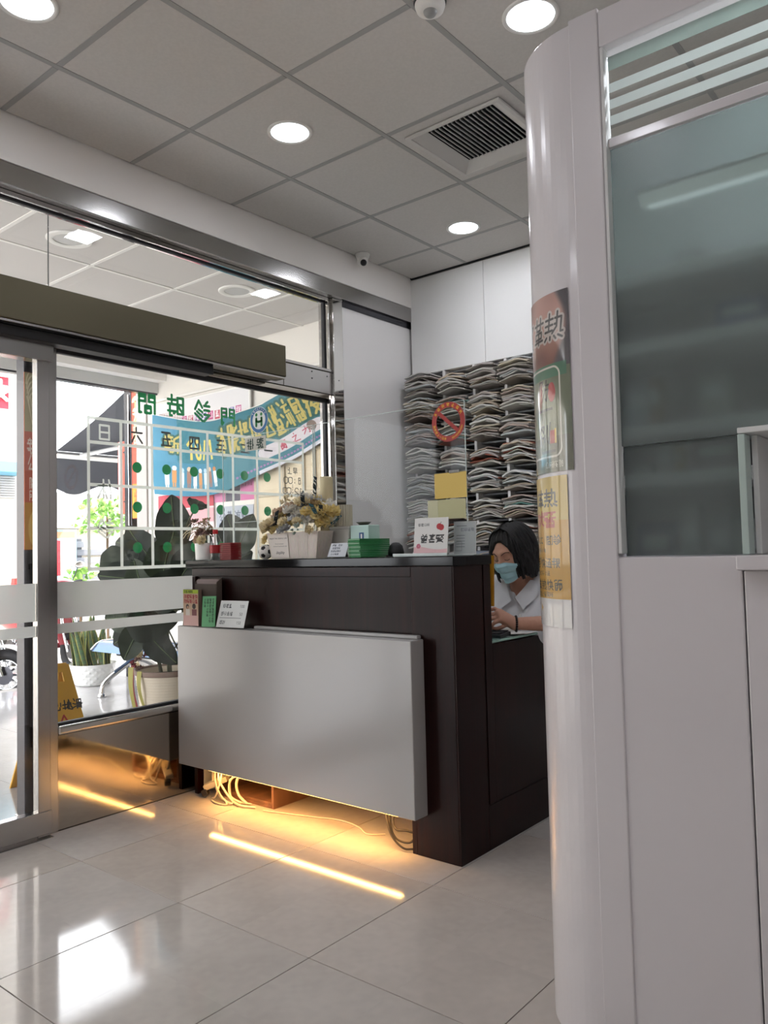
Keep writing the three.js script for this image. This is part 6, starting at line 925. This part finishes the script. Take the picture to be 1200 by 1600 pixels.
// signs at the porch corner
{
  const o = thing('lantern_board', 'tall narrow red and yellow festival board at the porch corner', 'board', [-3.965, 2.15, -2.36]);
  const om = tex(canvas(64, 640, (c) => { c.fillStyle = '#b84a36'; c.fillRect(0, 0, 64, 640); c.fillStyle = '#d9b870'; c.fillRect(24, 60, 40, 190); c.fillStyle = '#d58a2c'; c.fillRect(0, 470, 64, 170); pen(c, '新公院供', 10, 90, 44, { color: '#e8d9b0', lw: 0.12, vertical: true }); c.strokeStyle = '#e8d9b0'; c.lineWidth = 4; for (let i = 0; i < 4; i++) { c.beginPath(); c.arc(32, 60, 28 - i * 6, PI, 2 * PI); c.stroke(); } pen(c, '止小', 14, 500, 34, { color: '#8f2a20', lw: 0.12, vertical: true }); }));
  part(o, 'board', B(0.14, 1.26, 0.03, 0.004), std(0xa9452e, 0.6)); part(o, 'print', new THREE.PlaneGeometry(0.136, 1.25), std(0xffffff, 0.55, { map: om }), [0, 0, 0.0156]);
  const p = thing('corner_post', 'dark steel corner post between the street and the porch wall', 'post', [-4.13, -0.16, -2.42]); part(p, 'shaft', B(0.12, 2.98, 0.12, 0.006), M.darkSteel, [0, 1.5, 0]); part(p, 'guide_rail', B(0.016, 2.9, 0.13, 0.003), M.chrome, [0.03, 1.46, 0.01]); part(p, 'base', B(0.18, 0.03, 0.18, 0.004), M.darkSteel, [0, 0.0155, 0]);
  const r = thing('red_board', 'salmon red vertical board hanging behind the dark corner post', 'board', [-4.43, 1.96, -2.5]); part(r, 'board', B(0.14, 0.74, 0.03, 0.005), std(0xc8503f, 0.6)); part(r, 'white_stripe', B(0.03, 0.73, 0.002, 0.0005), M.white, [-0.04, 0, 0.0162]); for (const y of [-0.25, 0.25]) part(r, 'bracket', B(0.24, 0.02, 0.02, 0.003), M.dark, [0.18, y, 0.03]);
}
// poster board, slatted fence, vines, cone
{
  const b = thing('poster_board', 'pale blue poster board with a red and white panel across the street', 'board', [-9.0, -0.16, -4.36]); b.rotation.y = 0.9;
  part(b, 'board', B(0.4, 1.0, 0.04, 0.01), std(0x86b3c4, 0.6), [0, 1.26, 0]); part(b, 'header', B(0.36, 0.1, 0.004, 0.001), std(0xb98a6a, 0.6), [0, 1.68, 0.0225]); part(b, 'red_panel', B(0.1, 0.55, 0.004, 0.001), std(0xa9202f, 0.6), [-0.08, 1.32, 0.0225]); part(b, 'white_panel', B(0.07, 0.55, 0.004, 0.001), M.white, [0.005, 1.32, 0.0225]); for (const s of [-1, 1]) part(b, 'leg', B(0.04, 0.78, 0.04, 0.005), M.darkSteel, [s * 0.16, 0.391, 0]);
  const f = thing('slat_fence', 'grey horizontal slat fence beside the poster board', 'fence', [-9.0, -0.16, -4.62]); f.rotation.y = PI / 2 - 0.12;
  for (let k = 0; k < 12; k++) part(f, 'slat', B(2.8, 0.095, 0.025, 0.004), std([0x7e8089, 0x74767f, 0x888a92][k % 3], 0.7), [1.35, 0.12 + k * 0.128, 0.04]); for (const x of [0, 1.35, 2.7]) part(f, 'post', B(0.09, 1.62, 0.05, 0.006), std(0x5c5e66, 0.7), [x, 0.811, 0]);
  const vm = [0x5f8a3a, 0x6f9a46, 0x86ad55].map((c) => phys({ color: c, roughness: 0.7, side: THREE.DoubleSide, transmission: 0.35, thickness: 0 })), lf = petal(0.07, 0.1, 0.3, 0.5);
  const bush = (name, label, x, y, z, w, h, d, n, seed, base) => { const v = thing(name, label, 'plant', [x, base, z]), r = rng(seed), l = [[], [], []]; for (let i = 0; i < n; i++) l[i % 3].push(xf(lf, [(r() - 0.5) * w, y - base + (r() - 0.5) * h, (r() - 0.5) * d], [r() * 6, r() * 6, r() * 6], [1, 1, 1].map(() => 0.8 + 0.5 * r()))); l.forEach((q, i) => { const m = part(v, 'foliage', merge(q), vm[i]); m.userData.kind = 'stuff'; }); part(v, 'stem', tube([[0, 0, 0], [0.05, (y - base) * 0.6, 0.03], [0, y - base, 0]], 0.02, 12, 6), std(0x4c3b2a, 0.9)); };
  bush('vine', 'light green vine hanging over the slat fence in the sun', -8.3, 1.8, -4.7, 0.5, 0.5, 0.9, 160, 21, -0.16); bush('shrub', 'bright green shrub in front of the blue poster board', -7.2, 0.8, -3.62, 0.34, 0.5, 0.34, 90, 22, -0.16);
  const c = thing('traffic_cone', 'red traffic cone with a white band seen through the sliding door', 'cone', [-7.6, -0.02, -2.92]); part(c, 'body', lathe([[0.14, 0.03], [0.1, 0.36], [0.1, 0.36]], 24), std(0xb82a2a, 0.6)); part(c, 'body', lathe([[0.075, 0.58], [0.04, 0.92], [0.03, 0.93], [0, 0.93]], 24), std(0xb82a2a, 0.6)); part(c, 'white_band', lathe([[0.1, 0.36], [0.076, 0.58]], 24), M.white); part(c, 'base', B(0.36, 0.03, 0.36, 0.01), M.rubber, [0, 0.0155, 0]);
}
// parked scooters
function scooter(label, pos, turn, color) {
  const s = thing('scooter', label, 'scooter', pos, turn, 'parked scooters'), bm = phys({ color, roughness: 0.3, clearcoat: 0.6 }), x = (g, m, n, p, r) => part(s, n, g, m, p, r);
  for (const [cx, n] of [[0.62, 'front_wheel'], [-0.6, 'rear_wheel']]) { const w = x(new THREE.TorusGeometry(0.19, 0.05, 14, 40), M.rubber, n, [cx, 0.241, 0]); part(w, 'rim', merge([new THREE.TorusGeometry(0.135, 0.014, 8, 32), ...Array.from({ length: 5 }, (_, i) => xf(B(0.26, 0.022, 0.03, 0.004), [0, 0, 0], [0, 0, i * PI / 5]))]), M.chrome); part(w, 'brake_disc', cyl(0.085, 0.085, 0.006, 28), M.darkSteel, [0, 0, 0.05], [PI / 2, 0, 0]); }
  x(sheet((u, v) => { const a = lerp(-0.35, 2.3, u), w = 0.075 * Math.sin(lerp(0.35, PI - 0.35, v)) , t = lerp(-1, 1, v); return [0.62 + (0.255 + w * 0.35) * Math.cos(a), 0.241 + (0.255 + w * 0.35) * Math.sin(a), t * 0.085]; }, 20, 8), Object.assign(bm, { side: THREE.DoubleSide }), 'front_fender');
  for (const k of [-1, 1]) x(tube([[0.62, 0.241, k * 0.085], [0.5, 0.6, k * 0.085], [0.46, 0.72, k * 0.05]], 0.02, 10, 8), M.chrome, 'fork');
  x(sheet((u, v) => { const a = (u - 0.5) * 2.4, w = lerp(0.2, 0.13, Math.abs(v - 0.5) * 2) * (0.9 + 0.2 * v); return [lerp(0.36, 0.5, 1 - v) + 0.1 * Math.cos(a) * (1 - 0.4 * v) - 0.04, lerp(0.32, 0.92, v), w * Math.sin(a)]; }, 16, 14), bm, 'leg_shield');
  x(new THREE.SphereGeometry(0.1, 24, 16), bm, 'handlebar_cover', [0.36, 1.0, 0]).scale.set(1, 0.8, 1.9); x(new THREE.SphereGeometry(0.065, 20, 14), phys({ color: 0xd8dde0, roughness: 0.08 }), 'headlight', [0.43, 0.99, 0]).scale.set(0.7, 0.8, 1.5);
  x(merge([-1, 1].map((k) => tube([[0.34, 1.02, k * 0.12], [0.28, 1.04, k * 0.34]], 0.016, 6, 8))), M.rubber, 'grips'); for (const k of [-1, 1]) { const m = x(tube([[0.33, 1.04, k * 0.18], [0.32, 1.2, k * 0.26]], 0.006, 8, 6), M.dark, 'mirror_stem'); part(m, 'mirror', xf(new THREE.SphereGeometry(0.06, 18, 12), [0, 0, 0], [0, 0, 0], [0.3, 0.7, 1.2]), M.mirror, [0.32, 1.23, k * 0.29]); }
  x(B(0.5, 0.07, 0.3, 0.02), bm, 'floorboard', [0.12, 0.3, 0]);
  x(sheet((u, v) => { const a = u * 2 * PI, X = lerp(-0.02, -0.95, v), k = Math.sin(PI * clamp(v * 0.93 + 0.06)) ** 0.5, w = 0.18 * k, h = 0.17 * k; return [X, 0.52 + 0.12 * v + h * Math.sin(a), w * Math.cos(a)]; }, 24, 16), bm, 'rear_body');
  x(sheet((u, v) => { const a = u * 2 * PI, X = lerp(0.0, -0.82, v), k = Math.sin(PI * clamp(v * 0.9 + 0.05)) ** 0.35; return [X, 0.75 + 0.07 * v + 0.05 * k * Math.sin(a), 0.15 * k * Math.cos(a)]; }, 20, 14), M.rubber, 'saddle');
  x(cyl(0.045, 0.035, 0.4, 16), M.darkSteel, 'exhaust', [-0.62, 0.3, -0.15], [0, 0, 1.4]); x(B(0.05, 0.12, 0.2, 0.006), M.white, 'number_plate', [-0.98, 0.55, 0], [0, 0, 0.3]); x(new THREE.SphereGeometry(0.05, 16, 10), std(0x8f1a1a, 0.2), 'tail_light', [-0.94, 0.68, 0]); x(merge([tube([[-0.1, 0.3, 0.12], [-0.14, 0.03, 0.16], [-0.1, 0.012, 0.19]], 0.012, 8, 6), tube([[-0.1, 0.3, -0.12], [-0.14, 0.03, -0.16], [-0.1, 0.012, -0.19]], 0.012, 8, 6)]), M.darkSteel, 'stand');
}
scooter('white scooter parked on the street, front wheel seen through the sliding door', [-5.2, -0.16, -1.05], 0.685, 0xdadcdd);
scooter('dark red scooter parked on the street behind the snake plant', [-6.5, -0.16, -2.72], 0.1, 0x7c1622);
scene.traverse((o) => { if (o.isMesh) { o.castShadow = true; o.receiveShadow = true; } });
renderer.render(scene, camera);
